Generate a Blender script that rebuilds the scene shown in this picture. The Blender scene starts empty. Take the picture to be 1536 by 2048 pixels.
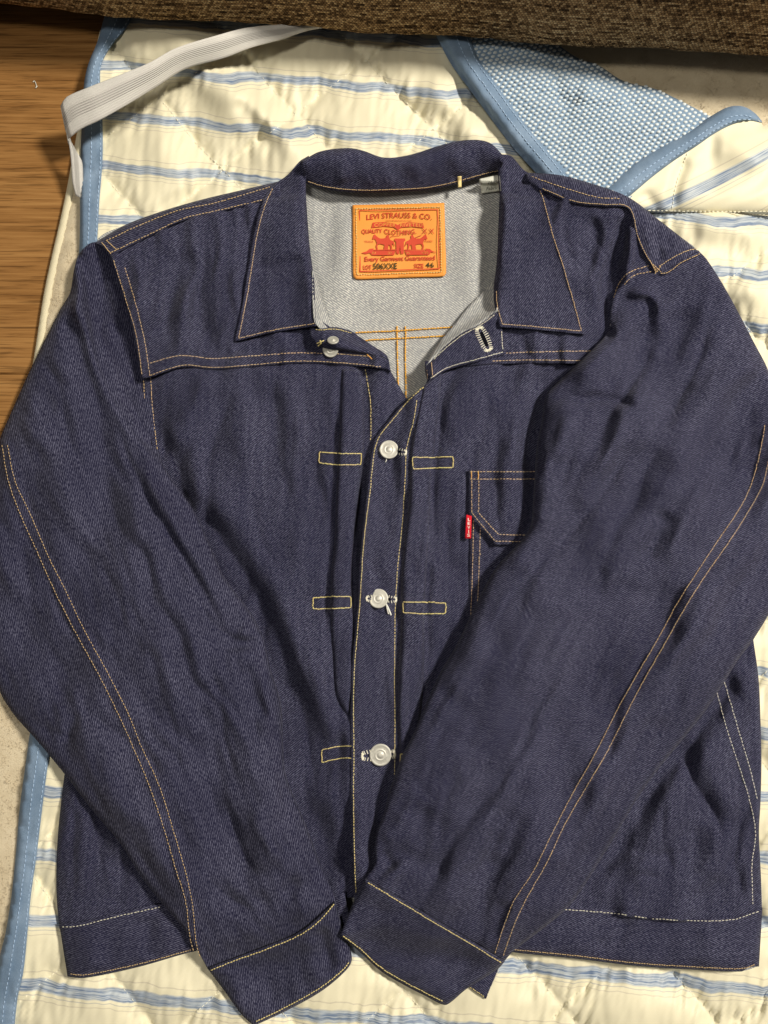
import bpy, math, random
import numpy as np
from mathutils import Vector
from mathutils.geometry import delaunay_2d_cdt

random.seed(7)
rng = np.random.default_rng(7)
scene = bpy.context.scene
R = math.radians

# ------------------------------------------------------------------ camera
FPX = 1538.0                      # focal length in photo pixels (1536 x 2048)
TILT = R(7.0)
DIST = 0.70
CC, SS = math.cos(TILT), math.sin(TILT)
CAM = (0.0, -DIST * SS, DIST * CC)
cd = bpy.data.cameras.new('camera')
cam = bpy.data.objects.new('camera', cd)
scene.collection.objects.link(cam)
cam.location = CAM
cam.rotation_euler = (TILT, 0, 0)
cd.sensor_fit = 'AUTO'
cd.sensor_width = 36.0
cd.lens = FPX / 2048.0 * 36.0
cd.clip_start = 0.01
cd.clip_end = 100
scene.camera = cam

# ------------------------------------------------------------------ light
world = bpy.data.worlds.new('World')
scene.world = world
world.use_nodes = True
bg = world.node_tree.nodes['Background']
bg.inputs[0].default_value = (1.0, 0.93, 0.82, 1)
bg.inputs[1].default_value = 0.08


def area(name, loc, target, size, power, col):
    l = bpy.data.lights.new(name, 'AREA')
    l.shape = 'DISK'
    l.size = size
    l.energy = power
    l.color = col
    o = bpy.data.objects.new(name, l)
    scene.collection.objects.link(o)
    o.location = loc
    d = Vector(target) - Vector(loc)
    o.rotation_euler = d.to_track_quat('-Z', 'Y').to_euler()
    return o


area('ceiling_or_fill_lamp', (1.70, 0.74, 2.15), (0, 0.0, 0), 0.44, 108, (1.0, 0.93, 0.80))  # main ceiling lamp
area('ceiling_or_fill_lamp', (-0.60, -0.10, 2.1), (0, 0.1, 0), 0.40, 12, (1.0, 0.93, 0.80))  # weak fill light added to brighten the sofa front, no real fixture

scene.view_settings.view_transform = 'Standard'
scene.view_settings.look = 'None'
scene.view_settings.exposure = 0.0
scene.view_settings.gamma = 1.0
scene.render.engine = 'CYCLES'
scene.cycles.use_denoising = True
scene.cycles.max_bounces = 6


# ------------------------------------------------------------------ pixel <-> place
def P3(u, v, z):
    """photo pixel + height above the floor -> point of the place"""
    u = np.asarray(u, float); v = np.asarray(v, float); z = np.asarray(z, float)
    x = (u - 768.0) / FPX
    y = -(v - 1024.0) / FPX
    dy = y * CC + SS
    dz = y * SS - CC
    t = (z - CAM[2]) / dz
    return np.stack(np.broadcast_arrays(x * t, CAM[1] + dy * t, z), -1)


# ------------------------------------------------------------------ noise
_perm = rng.permutation(1024)
_ang = rng.random(1024) * 2 * math.pi
_gx, _gy = np.cos(_ang), np.sin(_ang)


def noise(x, y, seed=0):
    xi = np.floor(x).astype(int); yi = np.floor(y).astype(int)
    xf = x - xi; yf = y - yi
    def g(ix, iy, fx, fy):
        h = _perm[(_perm[(ix + seed * 131) & 1023] + iy + seed * 57) & 1023]
        return _gx[h] * fx + _gy[h] * fy
    u = xf * xf * xf * (xf * (xf * 6 - 15) + 10)
    v = yf * yf * yf * (yf * (yf * 6 - 15) + 10)
    a = g(xi, yi, xf, yf); b = g(xi + 1, yi, xf - 1, yf)
    c = g(xi, yi + 1, xf, yf - 1); d = g(xi + 1, yi + 1, xf - 1, yf - 1)
    return ((a + (b - a) * u) * (1 - v) + (c + (d - c) * u) * v) * 1.5


def anoise(px, py, ang, sl, sw, seed):
    """noise stretched along the image direction ang (degrees, ccw)"""
    c, s = math.cos(R(ang)), -math.sin(R(ang))
    a = px * c + py * s
    b = -px * s + py * c
    return noise(a / sl + 37.1 * seed, b / sw + 11.7, seed)


def crumple(px, py, ang, sl, sw, seed):
    """soft rolls with sharper valleys between them, running along ang"""
    wx = px + 26 * noise(px / 120, py / 120, seed + 3); wy = py + 26 * noise(px / 120, py / 120, seed + 4)
    a = anoise(wx, wy, ang, sl, sw, seed); b = anoise(wx, wy, ang + 14, sl * .6, sw * .6, seed + 1); c = anoise(wx, wy, ang - 35, sl * .3, sw * .45, seed + 2)
    m = .5 + .5 * np.clip(noise(px / 210, py / 210, seed + 5) * 1.8, -1, 1)
    return .62 * a + .8 * (np.sqrt(a * a + .005) - .3) + m * (.36 * (np.sqrt(b * b + .006) - .2)) + .12 * m * c


# ------------------------------------------------------------------ curves and distances
def curve(pts, closed=False, step=4.0):
    n = len(pts)
    P = [np.array(p[:2], float) for p in pts]
    corner = [len(p) > 2 for p in pts]
    out = []
    rngi = range(n) if closed else range(n - 1)
    for i in rngi:
        p1 = P[i]; p2 = P[(i + 1) % n]
        p0 = P[i - 1] if (closed or i > 0) else 2 * p1 - p2
        p3 = P[(i + 2) % n] if (closed or i + 2 < n) else 2 * p2 - p1
        if corner[i]: p0 = 2 * p1 - p2
        if corner[(i + 1) % n]: p3 = 2 * p2 - p1
        L = np.linalg.norm(p2 - p1)
        if L < 1e-6: continue
        k = max(1, int(round(L / step)))
        m1 = (p2 - p0); m2 = (p3 - p1)
        l1 = np.linalg.norm(m1); l2 = np.linalg.norm(m2)
        m1 = m1 / max(l1, 1e-6) * L; m2 = m2 / max(l2, 1e-6) * L
        for j in range(k):
            t = j / k
            h1 = 2 * t**3 - 3 * t**2 + 1; h2 = t**3 - 2 * t**2 + t
            h3 = -2 * t**3 + 3 * t**2; h4 = t**3 - t**2
            out.append(h1 * p1 + h2 * m1 + h3 * p2 + h4 * m2)
    if not closed: out.append(P[-1])
    return np.array(out)


def pdist(px, py, line, closed=False):
    """distance, side (+ left of the path in picture terms) and arc parameter to a polyline"""
    A = line; B = np.roll(line, -1, 0) if closed else None
    if closed: a, b = A, B
    else: a, b = line[:-1], line[1:]
    seg = b - a
    L2 = (seg**2).sum(1) + 1e-12
    N = len(px)
    D = np.empty(N); S = np.empty(N); T = np.empty(N)
    cum = np.concatenate([[0], np.cumsum(np.sqrt(L2))])
    tot = cum[-1]
    for i in range(0, N, 8000):
        x = px[i:i + 8000, None]; y = py[i:i + 8000, None]
        t = ((x - a[:, 0]) * seg[:, 0] + (y - a[:, 1]) * seg[:, 1]) / L2
        tc = np.clip(t, 0, 1)
        dx = x - (a[:, 0] + tc * seg[:, 0]); dy = y - (a[:, 1] + tc * seg[:, 1])
        d2 = dx * dx + dy * dy
        k = d2.argmin(1); r = np.arange(len(k))
        D[i:i + 8000] = np.sqrt(d2[r, k])
        S[i:i + 8000] = np.sign(seg[k, 0] * dy[r, k] - seg[k, 1] * dx[r, k])
        T[i:i + 8000] = (cum[k] + tc[r, k] * np.sqrt(L2[k])) / tot
    return D, S, T


def inside(px, py, poly):
    a = poly; b = np.roll(poly, -1, 0)
    res = np.zeros(len(px), bool)
    for i in range(0, len(px), 8000):
        x = px[i:i + 8000, None]; y = py[i:i + 8000, None]
        c = (a[:, 1] > y) != (b[:, 1] > y)
        with np.errstate(divide='ignore', invalid='ignore'):
            xx = (b[:, 0] - a[:, 0]) * (y - a[:, 1]) / (b[:, 1] - a[:, 1]) + a[:, 0]
        res[i:i + 8000] = (np.sum(c & (x < xx), 1) % 2) == 1
    return res


def prof(d, r):
    t = np.clip(d / r, 0, 1)
    return np.sqrt(np.maximum(0, 1 - (1 - t)**2))


def sstep(x, a, b):
    t = np.clip((x - a) / (b - a), 0, 1)
    return t * t * (3 - 2 * t)


FOLD_GAIN = 1.5
FOLD_WIDE = 1.3


def folds_z(px, py, folds):
    """each fold: (points, amplitude mm, width px[, kind[, width2]]); ends taper out"""
    z = np.zeros(len(px))
    for f in folds:
        pts, amp, w = f[0], f[1] / 1000.0, f[2]
        kind = f[3] if len(f) > 3 else 'g'
        w2 = f[4] if len(f) > 4 else w
        if kind in 'gs': w, w2 = w * FOLD_WIDE, w2 * FOLD_WIDE
        ln = curve(pts, step=14)
        lim = 3.2 * max(w, w2)
        m = (px > ln[:, 0].min() - lim) & (px < ln[:, 0].max() + lim) & (py > ln[:, 1].min() - lim) & (py < ln[:, 1].max() + lim)
        if not m.any(): continue
        D, S, T = pdist(px[m], py[m], ln)
        tap = sstep(T, 0, .22) * (1 - sstep(T, .78, 1)) * .85 + .15
        if kind == 'g':
            h = np.exp(-(D / w)**2)
        elif kind == 'c':                       # sharp crease
            h = np.exp(-(np.sqrt(D * D + 4) - 2) / w)
        elif kind == 'p':                       # flat welt
            h = 1 - sstep(D, w - 2.5, w + 2.5); tap = 1
        else:                                   # 's': steep on the right-hand side, gentle on the other
            ww = np.where(S > 0, w, w2)
            h = np.exp(-(D / ww)**2)
        z[m] += FOLD_GAIN * amp * h * tap
    return np.where(z < 0, -.013 * np.tanh(-z / .013), z)


# ------------------------------------------------------------------ what lies beneath: a relief map
RS = 5.0
GX = np.arange(-120, 1680, RS); GY = np.arange(-120, 2200, RS)
RX, RY = np.meshgrid(GX, GY)
FL = np.zeros(RX.shape)


def box(a, r, ax):
    k = 2 * r + 1
    pad = [(0, 0), (0, 0)]; pad[ax] = (r + 1, r)
    c = np.cumsum(np.pad(a, pad, mode='edge'), axis=ax)
    if ax == 0: return (c[k:, :] - c[:-k, :]) / k
    return (c[:, k:] - c[:, :-k]) / k


def blur(a, px):
    r = max(1, int(px / RS / 1.7))
    for _ in range(3):
        a = box(box(a, r, 0), r, 1)
    return a


def dilate(a, px):
    r = int(px / RS)
    out = a.copy()
    for d in range(1, r + 1):
        for ax in (0, 1):
            out = np.maximum(out, np.maximum(np.roll(a, d, ax), np.roll(a, -d, ax)))
    return out


def samp(a, px, py):
    x = np.clip((px - GX[0]) / RS, 0, len(GX) - 1.001); y = np.clip((py - GY[0]) / RS, 0, len(GY) - 1.001)
    i = x.astype(int); j = y.astype(int); fx = x - i; fy = y - j
    return (a[j, i] * (1 - fx) + a[j, i + 1] * fx) * (1 - fy) + (a[j + 1, i] * (1 - fx) + a[j + 1, i + 1] * fx) * fy


def paint(poly, zf):
    x0, y0 = poly.min(0); x1, y1 = poly.max(0)
    m = (RX >= x0) & (RX <= x1) & (RY >= y0) & (RY <= y1)
    px = RX[m]; py = RY[m]
    ins = inside(px, py, poly)
    v = FL[m]
    v[ins] = np.maximum(v[ins], zf(px[ins], py[ins]))
    FL[m] = v


# ------------------------------------------------------------------ materials
def lin(c):
    return tuple(((x / 255) / 12.92 if x / 255 <= .04045 else ((x / 255 + .055) / 1.055)**2.4) for x in c) + (1,)


class Mat:
    def __init__(s, name, rough=.8, spec=.2):
        s.m = bpy.data.materials.new(name)
        s.m.use_nodes = True
        s.t = s.m.node_tree
        s.b = s.t.nodes['Principled BSDF']
        s.b.inputs['Roughness'].default_value = rough
        s.b.inputs['Specular IOR Level'].default_value = spec

    def n(s, kind, **kw):
        nd = s.t.nodes.new('ShaderNode' + kind)
        for k, v in kw.items():
            if k.startswith('i_'):
                nd.inputs[k[2:].replace('_', ' ')].default_value = v
            elif k == 'ins':
                for a, b in v.items(): s.put(nd.inputs[a], b)
            else: setattr(nd, k, v)
        return nd

    def put(s, sock, v):
        if hasattr(v, 'links') or hasattr(v, 'is_linked'): s.t.links.new(v, sock)
        else: sock.default_value = v

    def math(s, op, a, b=0.0, c=0.0):
        nd = s.n('Math', operation=op)
        for i, v in enumerate((a, b, c)): s.put(nd.inputs[i], v)
        return nd.outputs[0]

    def uv(s, name='UVMap'):
        return s.n('UVMap', uv_map=name).outputs[0]

    def xyz(s, v):
        nd = s.n('SeparateXYZ'); s.put(nd.inputs[0], v); return nd.outputs

    def vec(s, x, y, z=0.0):
        nd = s.n('CombineXYZ')
        for i, v in enumerate((x, y, z)): s.put(nd.inputs[i], v)
        return nd.outputs[0]

    def noise(s, v, scale, detail=2.0, rough=.5):
        nd = s.n('TexNoise'); s.put(nd.inputs['Vector'], v)
        nd.inputs['Scale'].default_value = scale; nd.inputs['Detail'].default_value = detail
        nd.inputs['Roughness'].default_value = rough
        return nd.outputs['Fac']

    def ramp(s, v, stops):
        nd = s.n('ValToRGB'); s.put(nd.inputs[0], v)
        el = nd.color_ramp.elements
        while len(el) < len(stops): el.new(.5)
        for e, (p, c) in zip(el, stops):
            e.position = p; e.color = c if len(c) == 4 else tuple(c) + (1,)
        return nd.outputs[0]

    def mix(s, f, a, b, mode='MIX'):
        nd = s.n('Mix', data_type='RGBA', blend_type=mode)
        s.put(nd.inputs[0], f); s.put(nd.inputs[6], a); s.put(nd.inputs[7], b)
        return nd.outputs[2]

    def remap(s, v, a, b, c, d):
        nd = s.n('MapRange', interpolation_type='SMOOTHSTEP')
        for i, q in enumerate((v, a, b, c, d)): s.put(nd.inputs[i], q)
        return nd.outputs[0]

    def color(s, v): s.put(s.b.inputs['Base Color'], v); return s

    def bump(s, h, dist=.001, strength=.5):
        nd = s.n('Bump'); s.put(nd.inputs['Height'], h)
        nd.inputs['Distance'].default_value = dist; nd.inputs['Strength'].default_value = strength
        s.t.links.new(nd.outputs[0], s.b.inputs['Normal']); return s


def g(v): return (v, v, v, 1)


def denim(name, dark, light, period, amount, slub=.35):
    M = Mat(name, .85, .12)
    u = M.xyz(M.uv('twill'))                       # x along the twill line, y across it, in photo pixels / 100
    w = M.xyz(M.uv('warp'))                        # y along the warp threads
    x = M.math('MULTIPLY', u[0], 100.0); y = M.math('MULTIPLY', u[1], 100.0)
    wob = M.noise(M.vec(M.math('MULTIPLY', x, .03), M.math('MULTIPLY', y, .05)), 1.0, 2)
    ph = M.math('ADD', M.math('DIVIDE', y, period), M.math('MULTIPLY', wob, .9))
    st = M.math('SINE', M.math('MULTIPLY', ph, 2 * math.pi))
    spk = M.noise(M.vec(M.math('MULTIPLY', x, .17), M.math('MULTIPLY', y, .62)), 1.0, 1, .5)
    a = M.math('ADD', M.math('MULTIPLY', st, .5), M.math('MULTIPLY', M.math('SUBTRACT', spk, .5), 2.6))
    fac = M.remap(a, -.35, 1.15, 0.0, 1.0)
    slb = M.noise(M.vec(M.math('MULTIPLY', w[0], 9.0), M.math('MULTIPLY', w[1], .55)), 1.0, 3, .6)
    slw = M.noise(M.vec(M.math('MULTIPLY', w[0], .7), M.math('MULTIPLY', w[1], .4)), 1.0, 3, .55)
    var = M.math('MULTIPLY', M.remap(slb, .3, .7, 1 - slub, 1 + slub), M.remap(slw, .32, .68, .80, 1.20))
    fac = M.math('MULTIPLY', M.math('MULTIPLY', fac, amount), var)
    col = M.mix(fac, lin(dark) , lin(light))
    M.color(col)
    M.bump(st, .0003, .12)
    M.b.inputs['Sheen Weight'].default_value = .06
    M.b.inputs['Sheen Roughness'].default_value = .5
    return M.m


def plain(name, c, rough=.7, spec=.25, nz=None, met=0.0):
    M = Mat(name, rough, spec)
    M.b.inputs['Metallic'].default_value = met
    co = M.n('TexCoord').outputs['Object']
    sc, amt = nz or (900.0, .25)
    n_ = M.noise(co, sc, 3, .6)
    c2 = tuple(x * (1 - amt) for x in lin(c)[:3]) + (1,)
    M.color(M.mix(n_, c2, tuple(min(1, x * (1 + amt)) for x in lin(c)[:3]) + (1,)))
    M.bump(n_, .0004, .3)
    return M.m


M_DENIM = denim('indigo_denim', (20, 20, 45), (158, 159, 188), 3.5, .35, .18)
M_INNER = denim('denim_reverse', (136, 138, 142), (222, 221, 214), 4.0, 1.0, .10)
M_TAN = plain('tan_thread', (204, 176, 134), .6)
M_YEL = plain('yellow_thread', (222, 205, 140), .6)
M_GOLD = plain('golden_thread', (232, 172, 66), .6)
M_PALE = plain('pale_thread', (220, 216, 200), .7)
M_LEATHER = plain('orange_leather_patch', (224, 146, 62), .55, .3, (60.0, .10))
M_RED = plain('red_print', (196, 70, 46), .6, .2, (2500.0, .18))
M_BLACKINK = plain('dark_ink', (60, 58, 34), .6, .2)
M_BUTTON = plain('brushed_silver_metal', (196, 194, 186), .55, .5, (500.0, .10), .55)
M_TAB = plain('red_woven_tab', (196, 22, 40), .7, .2, (1500.0, .15))
M_WHITE = plain('white_thread', (232, 230, 224), .7, .2)
M_LABEL = plain('ivory_label_cloth', (205, 206, 196), .7, .2)
M_INK = plain('grey_label_print', (70, 72, 66), .7, .2)
M_DARK = plain('dark_hole', (10, 10, 18), .9, .05)

# ------------------------------------------------------------------ objects
COL = scene.collection


def empty(name, loc, label, cat):
    o = bpy.data.objects.new(name, None)
    COL.objects.link(o)
    o.location = loc
    o.empty_display_size = .05
    o['label'] = label; o['category'] = cat
    return o


def link(name, verts, faces, mat, parent=None, smooth=True, uvs=None, label=None):
    me = bpy.data.meshes.new(name)
    off = np.array(parent_world(parent)) if parent is not None else np.zeros(3)
    v = np.asarray(verts, float)
    me.from_pydata((v - off).tolist(), [], faces if isinstance(faces, list) else faces.tolist())
    if uvs:
        li = np.empty(len(me.loops), np.int32); me.loops.foreach_get('vertex_index', li)
        for nm, uv in uvs.items():
            l = me.uv_layers.new(name=nm)
            l.data.foreach_set('uv', np.asarray(uv, np.float32)[li].ravel())
    if smooth:
        me.polygons.foreach_set('use_smooth', np.ones(len(me.polygons), bool))
    me.materials.append(mat)
    me.update()
    o = bpy.data.objects.new(name, me)
    COL.objects.link(o)
    if parent is not None: o.parent = parent
    if label: o['label'] = label
    return o


def parent_world(p):
    v = Vector((0, 0, 0))
    while p is not None:
        v += p.location; p = p.parent
    return v


def triangulate(poly, s):
    """boundary + jittered interior points -> triangles inside the outline"""
    x0, y0 = poly.min(0); x1, y1 = poly.max(0)
    ys = np.arange(y0, y1, s * .866)
    P = []
    for j, y in enumerate(ys):
        xs = np.arange(x0 + (s / 2 if j % 2 else 0), x1, s)
        P.append(np.stack([xs, np.full(len(xs), y)], 1))
    P = np.concatenate(P)
    P = P[inside(P[:, 0], P[:, 1], poly)]
    D, _, _ = pdist(P[:, 0], P[:, 1], poly, True)
    P = P[D > s * .6]
    nb = len(poly)
    pts = np.concatenate([poly, P])
    edges = [(i, (i + 1) % nb) for i in range(nb)]
    r = delaunay_2d_cdt([Vector(p) for p in pts.tolist()], edges, [], 1, 1e-4)
    V = np.array([(v.x, v.y) for v in r[0]])
    F = np.array([f for f in r[2] if len(f) == 3], int)
    a, b, c = V[F[:, 0]], V[F[:, 1]], V[F[:, 2]]
    ar = (b[:, 0] - a[:, 0]) * (c[:, 1] - a[:, 1]) - (b[:, 1] - a[:, 1]) * (c[:, 0] - a[:, 0])
    F[ar > 0] = F[ar > 0][:, ::-1]                  # picture y runs down: keep faces upward
    E = {}
    for t in F:
        for i in range(3):
            k = (t[i], t[(i + 1) % 3])
            E[k] = 1
    B = [k for k in E if (k[1], k[0]) not in E]
    return V, F, B


class Sheet: pass


def sheet(name, outline, zf, mat, parent, s=5.0, thick=.0014, twill=38, warp=90, pnt=True, label=None, closed=True, uvf=None, under=None):
    poly = curve(outline, True, s) if not isinstance(outline, np.ndarray) else outline
    V, F, B = triangulate(poly, s)
    px, py = V[:, 0], V[:, 1]
    z = zf(px, py)
    W = P3(px, py, z)
    # turned-down edge
    bv = sorted({i for e in B for i in e})
    idx = {v: k for k, v in enumerate(bv)}
    cen = np.zeros((len(bv), 2)); cnt = np.zeros(len(bv))
    nrm = np.zeros((len(bv), 2))
    for (i, j) in B:
        d = V[j] - V[i]; d = np.array([d[1], -d[0]]); d /= (np.linalg.norm(d) + 1e-9)
        nrm[idx[i]] += d; nrm[idx[j]] += d
    nrm /= (np.linalg.norm(nrm, axis=1)[:, None] + 1e-9)
    probe = V[bv] + nrm * 1.0
    sign = np.where(inside(probe[:, 0], probe[:, 1], poly), 1, -1)[:, None]
    rings = under or [(.8, thick)]
    n0 = len(V); m0 = len(bv)
    faces = F.tolist()
    allp = [V]; allw = [W]
    for r_, (ins_, drop) in enumerate(rings):
        lowp = V[bv] + nrm * sign * ins_
        allp.append(lowp); allw.append(P3(lowp[:, 0], lowp[:, 1], z[bv] - drop))
        for (i, j) in B:
            if r_ == 0: faces.append((j, i, n0 + idx[i], n0 + idx[j]))
            else:
                q = n0 + (r_ - 1) * m0
                faces.append((q + idx[j], q + idx[i], q + m0 + idx[i], q + m0 + idx[j]))
    A = np.concatenate(allp); WW = np.concatenate(allw)
    def rot(a):
        c, s_ = math.cos(R(a)), -math.sin(R(a))
        return np.stack([A[:, 0] * c + A[:, 1] * s_, -A[:, 0] * s_ + A[:, 1] * c], 1) / 100
    uvs = uvf(A[:, 0], A[:, 1]) if uvf else {'twill': rot(twill), 'warp': rot(warp)[:, ::-1]}
    o = link(name, WW, faces, mat, parent, True, uvs, label)
    if pnt: paint(poly, zf)
    S = Sheet(); S.obj = o; S.poly = poly; S.zf = zf
    return S


def stitch(path, zf, mat, parent, gap=6.6, ln=4.8, wd=1.8, lift=.0003, name='seam_stitching', jit=.25, clip=None):
    c = curve(path, step=2)
    d = np.concatenate([[0], np.cumsum(np.linalg.norm(np.diff(c, axis=0), axis=1))])
    k = np.arange(0, d[-1] - ln * .6, gap)
    k = k + rng.normal(0, .25, len(k))
    if len(k) == 0: return
    def at(q): return np.stack([np.interp(q, d, c[:, 0]), np.interp(q, d, c[:, 1])], 1)
    L = ln * (1 + rng.normal(0, .08, len(k)))
    a = at(k) ; b = at(np.minimum(k + L, d[-1]))
    if clip is not None:
        ok = clip(a[:, 0], a[:, 1]); a, b = a[ok], b[ok]
        if len(a) == 0: return
    t = b - a; t /= np.linalg.norm(t, axis=1)[:, None] + 1e-9
    n = np.stack([-t[:, 1], t[:, 0]], 1)
    off = rng.normal(0, jit, len(a))[:, None] * n
    a = a + off; b = b + off
    verts = []; faces = []
    rows = [(0, .45, .0), (.2, 1, 1), (.8, 1, 1), (1, .45, .0)]
    cols = []
    for (f, wf, h) in rows:
        m = a + (b - a) * f
        for (sd, hh) in ((-1, 0), (-.45, 1), (.45, 1), (1, 0)):
            q = m + n * sd * wd * .5 * wf
            zz = zf(m[:, 0], m[:, 1]) + lift * .4 + hh * (lift + .0004 * h)
            cols.append(P3(q[:, 0], q[:, 1], zz - (0.0006 if hh == 0 else 0)))
    A = np.stack(cols, 1)                            # n,16,3
    base = []
    for r_ in range(3):
        for c_ in range(3):
            base.append((r_ * 4 + c_, r_ * 4 + c_ + 1, r_ * 4 + c_ + 5, r_ * 4 + c_ + 4))
    N = len(A)
    fc = (np.array(base)[None] + (np.arange(N) * 16)[:, None, None]).reshape(-1, 4)
    o = link(name, A.reshape(-1, 3), fc, mat, parent)
    o['kind'] = 'stuff'
    return o


def flat(name, pts, zf, lift, mat, parent, s=40.0, smooth_curve=False, holes=None):
    poly = curve(pts, True, 2.0) if smooth_curve else np.array([p[:2] for p in pts], float)
    r = delaunay_2d_cdt([Vector(p) for p in poly.tolist()], [(i, (i + 1) % len(poly)) for i in range(len(poly))], [], 1, 1e-5)
    V = np.array([(v.x, v.y) for v in r[0]])
    return V, [tuple(f) for f in r[2]]


def thin(name, V, F, zf, lift, mat, parent):
    V = np.asarray(V, float)
    W = P3(V[:, 0], V[:, 1], zf(V[:, 0], V[:, 1]) + lift)
    return link(name, W, F, mat, parent, False)


def text_mesh(body, size=1.0, spacing=1.0):
    cu = bpy.data.curves.new('t', 'FONT')
    cu.body = body; cu.size = size; cu.resolution_u = 3; cu.space_character = spacing
    o = bpy.data.objects.new('t', cu)
    COL.objects.link(o)
    dg = bpy.context.evaluated_depsgraph_get(); dg.update()
    me = bpy.data.meshes.new_from_object(o.evaluated_get(dg))
    V = np.array([v.co[:2] for v in me.vertices]); F = [tuple(p.vertices) for p in me.polygons]
    bpy.data.objects.remove(o); bpy.data.curves.remove(cu); bpy.data.meshes.remove(me)
    return V, F


def fit_text(body, x0, x1, y0, y1, warp=None, spacing=1.0, bold=0.0):
    """text fitted to a box (y0 top, y1 bottom, picture coordinates)"""
    V, F = text_mesh(body, 1, spacing)
    a, b = V.min(0), V.max(0)
    x = (V[:, 0] - a[0]) / (b[0] - a[0]); y = (V[:, 1] - a[1]) / (b[1] - a[1])
    X = x0 + (x1 - x0) * x; Y = y1 - (y1 - y0) * y
    if warp: Y = Y + warp(x)
    V2 = np.stack([X, Y], 1)
    if bold:
        n = len(V)
        return (np.concatenate([V2 + np.array([dx, dy]) for dx, dy in ((-bold, 0), (bold, 0), (0, -bold), (0, bold))]),
                [tuple(i + n * k for i in f) for k in range(4) for f in F])
    return V2, F


def join(parts):
    V = []; F = []; n = 0
    for v, f in parts:
        V.append(np.asarray(v, float)); F += [tuple(i + n for i in q) for q in f]; n += len(v)
    return np.concatenate(V), F

# ------------------------------------------------------------------ outlines read off the photograph
BODY = [(192, 484), (250, 450), (325, 422), (400, 400), (475, 382), (545, 367), (620, 345), (768, 342), (920, 335), (1063, 347),
        (1118, 350), (1193, 370), (1258, 395), (1318, 440), (1363, 475), (1393, 500), (1410, 560), (1430, 700), (1460, 900),
        (1490, 1100), (1507, 1279), (1517, 1355), (1521, 1438), (1523, 1524), (1521, 1607), (1518, 1665), (1521, 1731),
        (1524, 1814), (1518, 1932, 1), (1484, 1942), (1397, 1940), (1273, 1932), (1148, 1917), (1028, 1905), (860, 1880),
        (690, 1862), (500, 1878), (383, 1904), (273, 1935), (168, 1955), (135, 1953, 1), (119, 1845), (113, 1790), (113, 1724),
        (117, 1654), (129, 1548), (150, 1400), (190, 1150), (235, 960), (268, 830), (262, 700), (235, 600), (212, 530)]
SLEEVE_A = [(190, 484), (160, 505), (149, 535), (140, 585), (120, 620), (65, 730), (20, 830), (0, 878), (-14, 950), (-32, 1060),
            (-40, 1170), (-28, 1300), (0, 1384), (27, 1428), (78, 1486), (129, 1548), (184, 1619), (242, 1689), (281, 1751),
            (324, 1806), (375, 1869), (416, 1938, 1), (532, 1894), (605, 1862), (672, 1806, 1), (668, 1790), (640, 1725), (612, 1650),
            (592, 1602), (572, 1550), (566, 1486), (562, 1408), (539, 1330), (527, 1275), (500, 1224), (449, 1154), (422, 1095),
            (390, 1025), (336, 947), (318, 905), (310, 850), (304, 790), (300, 745), (291, 700), (273, 640), (258, 578), (240, 503, 1)]
SLEEVE_B = [(1396, 500, 1), (1416, 522), (1458, 590), (1508, 685), (1536, 740), (1562, 830), (1578, 950), (1575, 1080), (1550, 1200),
            (1507, 1279), (1480, 1314), (1451, 1360), (1413, 1418), (1368, 1475), (1314, 1541), (1273, 1599), (1244, 1648),
            (1206, 1711), (1173, 1764), (1136, 1814), (1082, 1860), (1028, 1901), (1009, 1922, 1), (870, 1840), (731, 1757, 1), (751, 1727),
            (750, 1690), (754, 1662), (767, 1630), (778, 1584), (792, 1545), (806, 1507), (820, 1482), (841, 1436), (852, 1408),
            (883, 1341), (912, 1292), (945, 1223), (966, 1181), (995, 1132), (1041, 1082), (1061, 1053), (1066, 1003), (1070, 941),
            (1074, 890), (1084, 840), (1093, 790), (1118, 762), (1168, 715), (1214, 667), (1219, 640), (1226, 600), (1236, 580),
            (1260, 556), (1313, 545), (1355, 524)]
CUFF_A = [(414, 1936, 1), (532, 1892), (605, 1860), (671, 1802, 1), (680, 1837), (701, 1900), (703, 1923), (687, 1946), (642, 1983),
          (578, 2019), (508, 2052, 1), (482, 2028), (446, 1978)]
CUFF_B = [(731, 1756, 1), (870, 1838), (1010, 1922, 1), (997, 1937), (933, 1978), (901, 2005), (888, 2010), (851, 1992), (806, 1969),
          (760, 1941), (715, 1900), (680, 1871, 1), (701, 1818)]
P_BODY = curve(BODY, True, 14); P_SA = curve(SLEEVE_A, True, 14); P_SB = curve(SLEEVE_B, True, 14)
P_CA = curve(CUFF_A, True, 14); P_CB = curve(CUFF_B, True, 14)


def jacket_depth(px, py):
    """how far a picture point lies inside the jacket's outline (0 outside)"""
    d = np.zeros(len(px))
    for p in (P_BODY, P_SA, P_SB, P_CA, P_CB):
        m = inside(px, py, p)
        if m.any():
            D, _, _ = pdist(px[m], py[m], p, True)
            d[m] = np.maximum(d[m], D)
    return d


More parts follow.
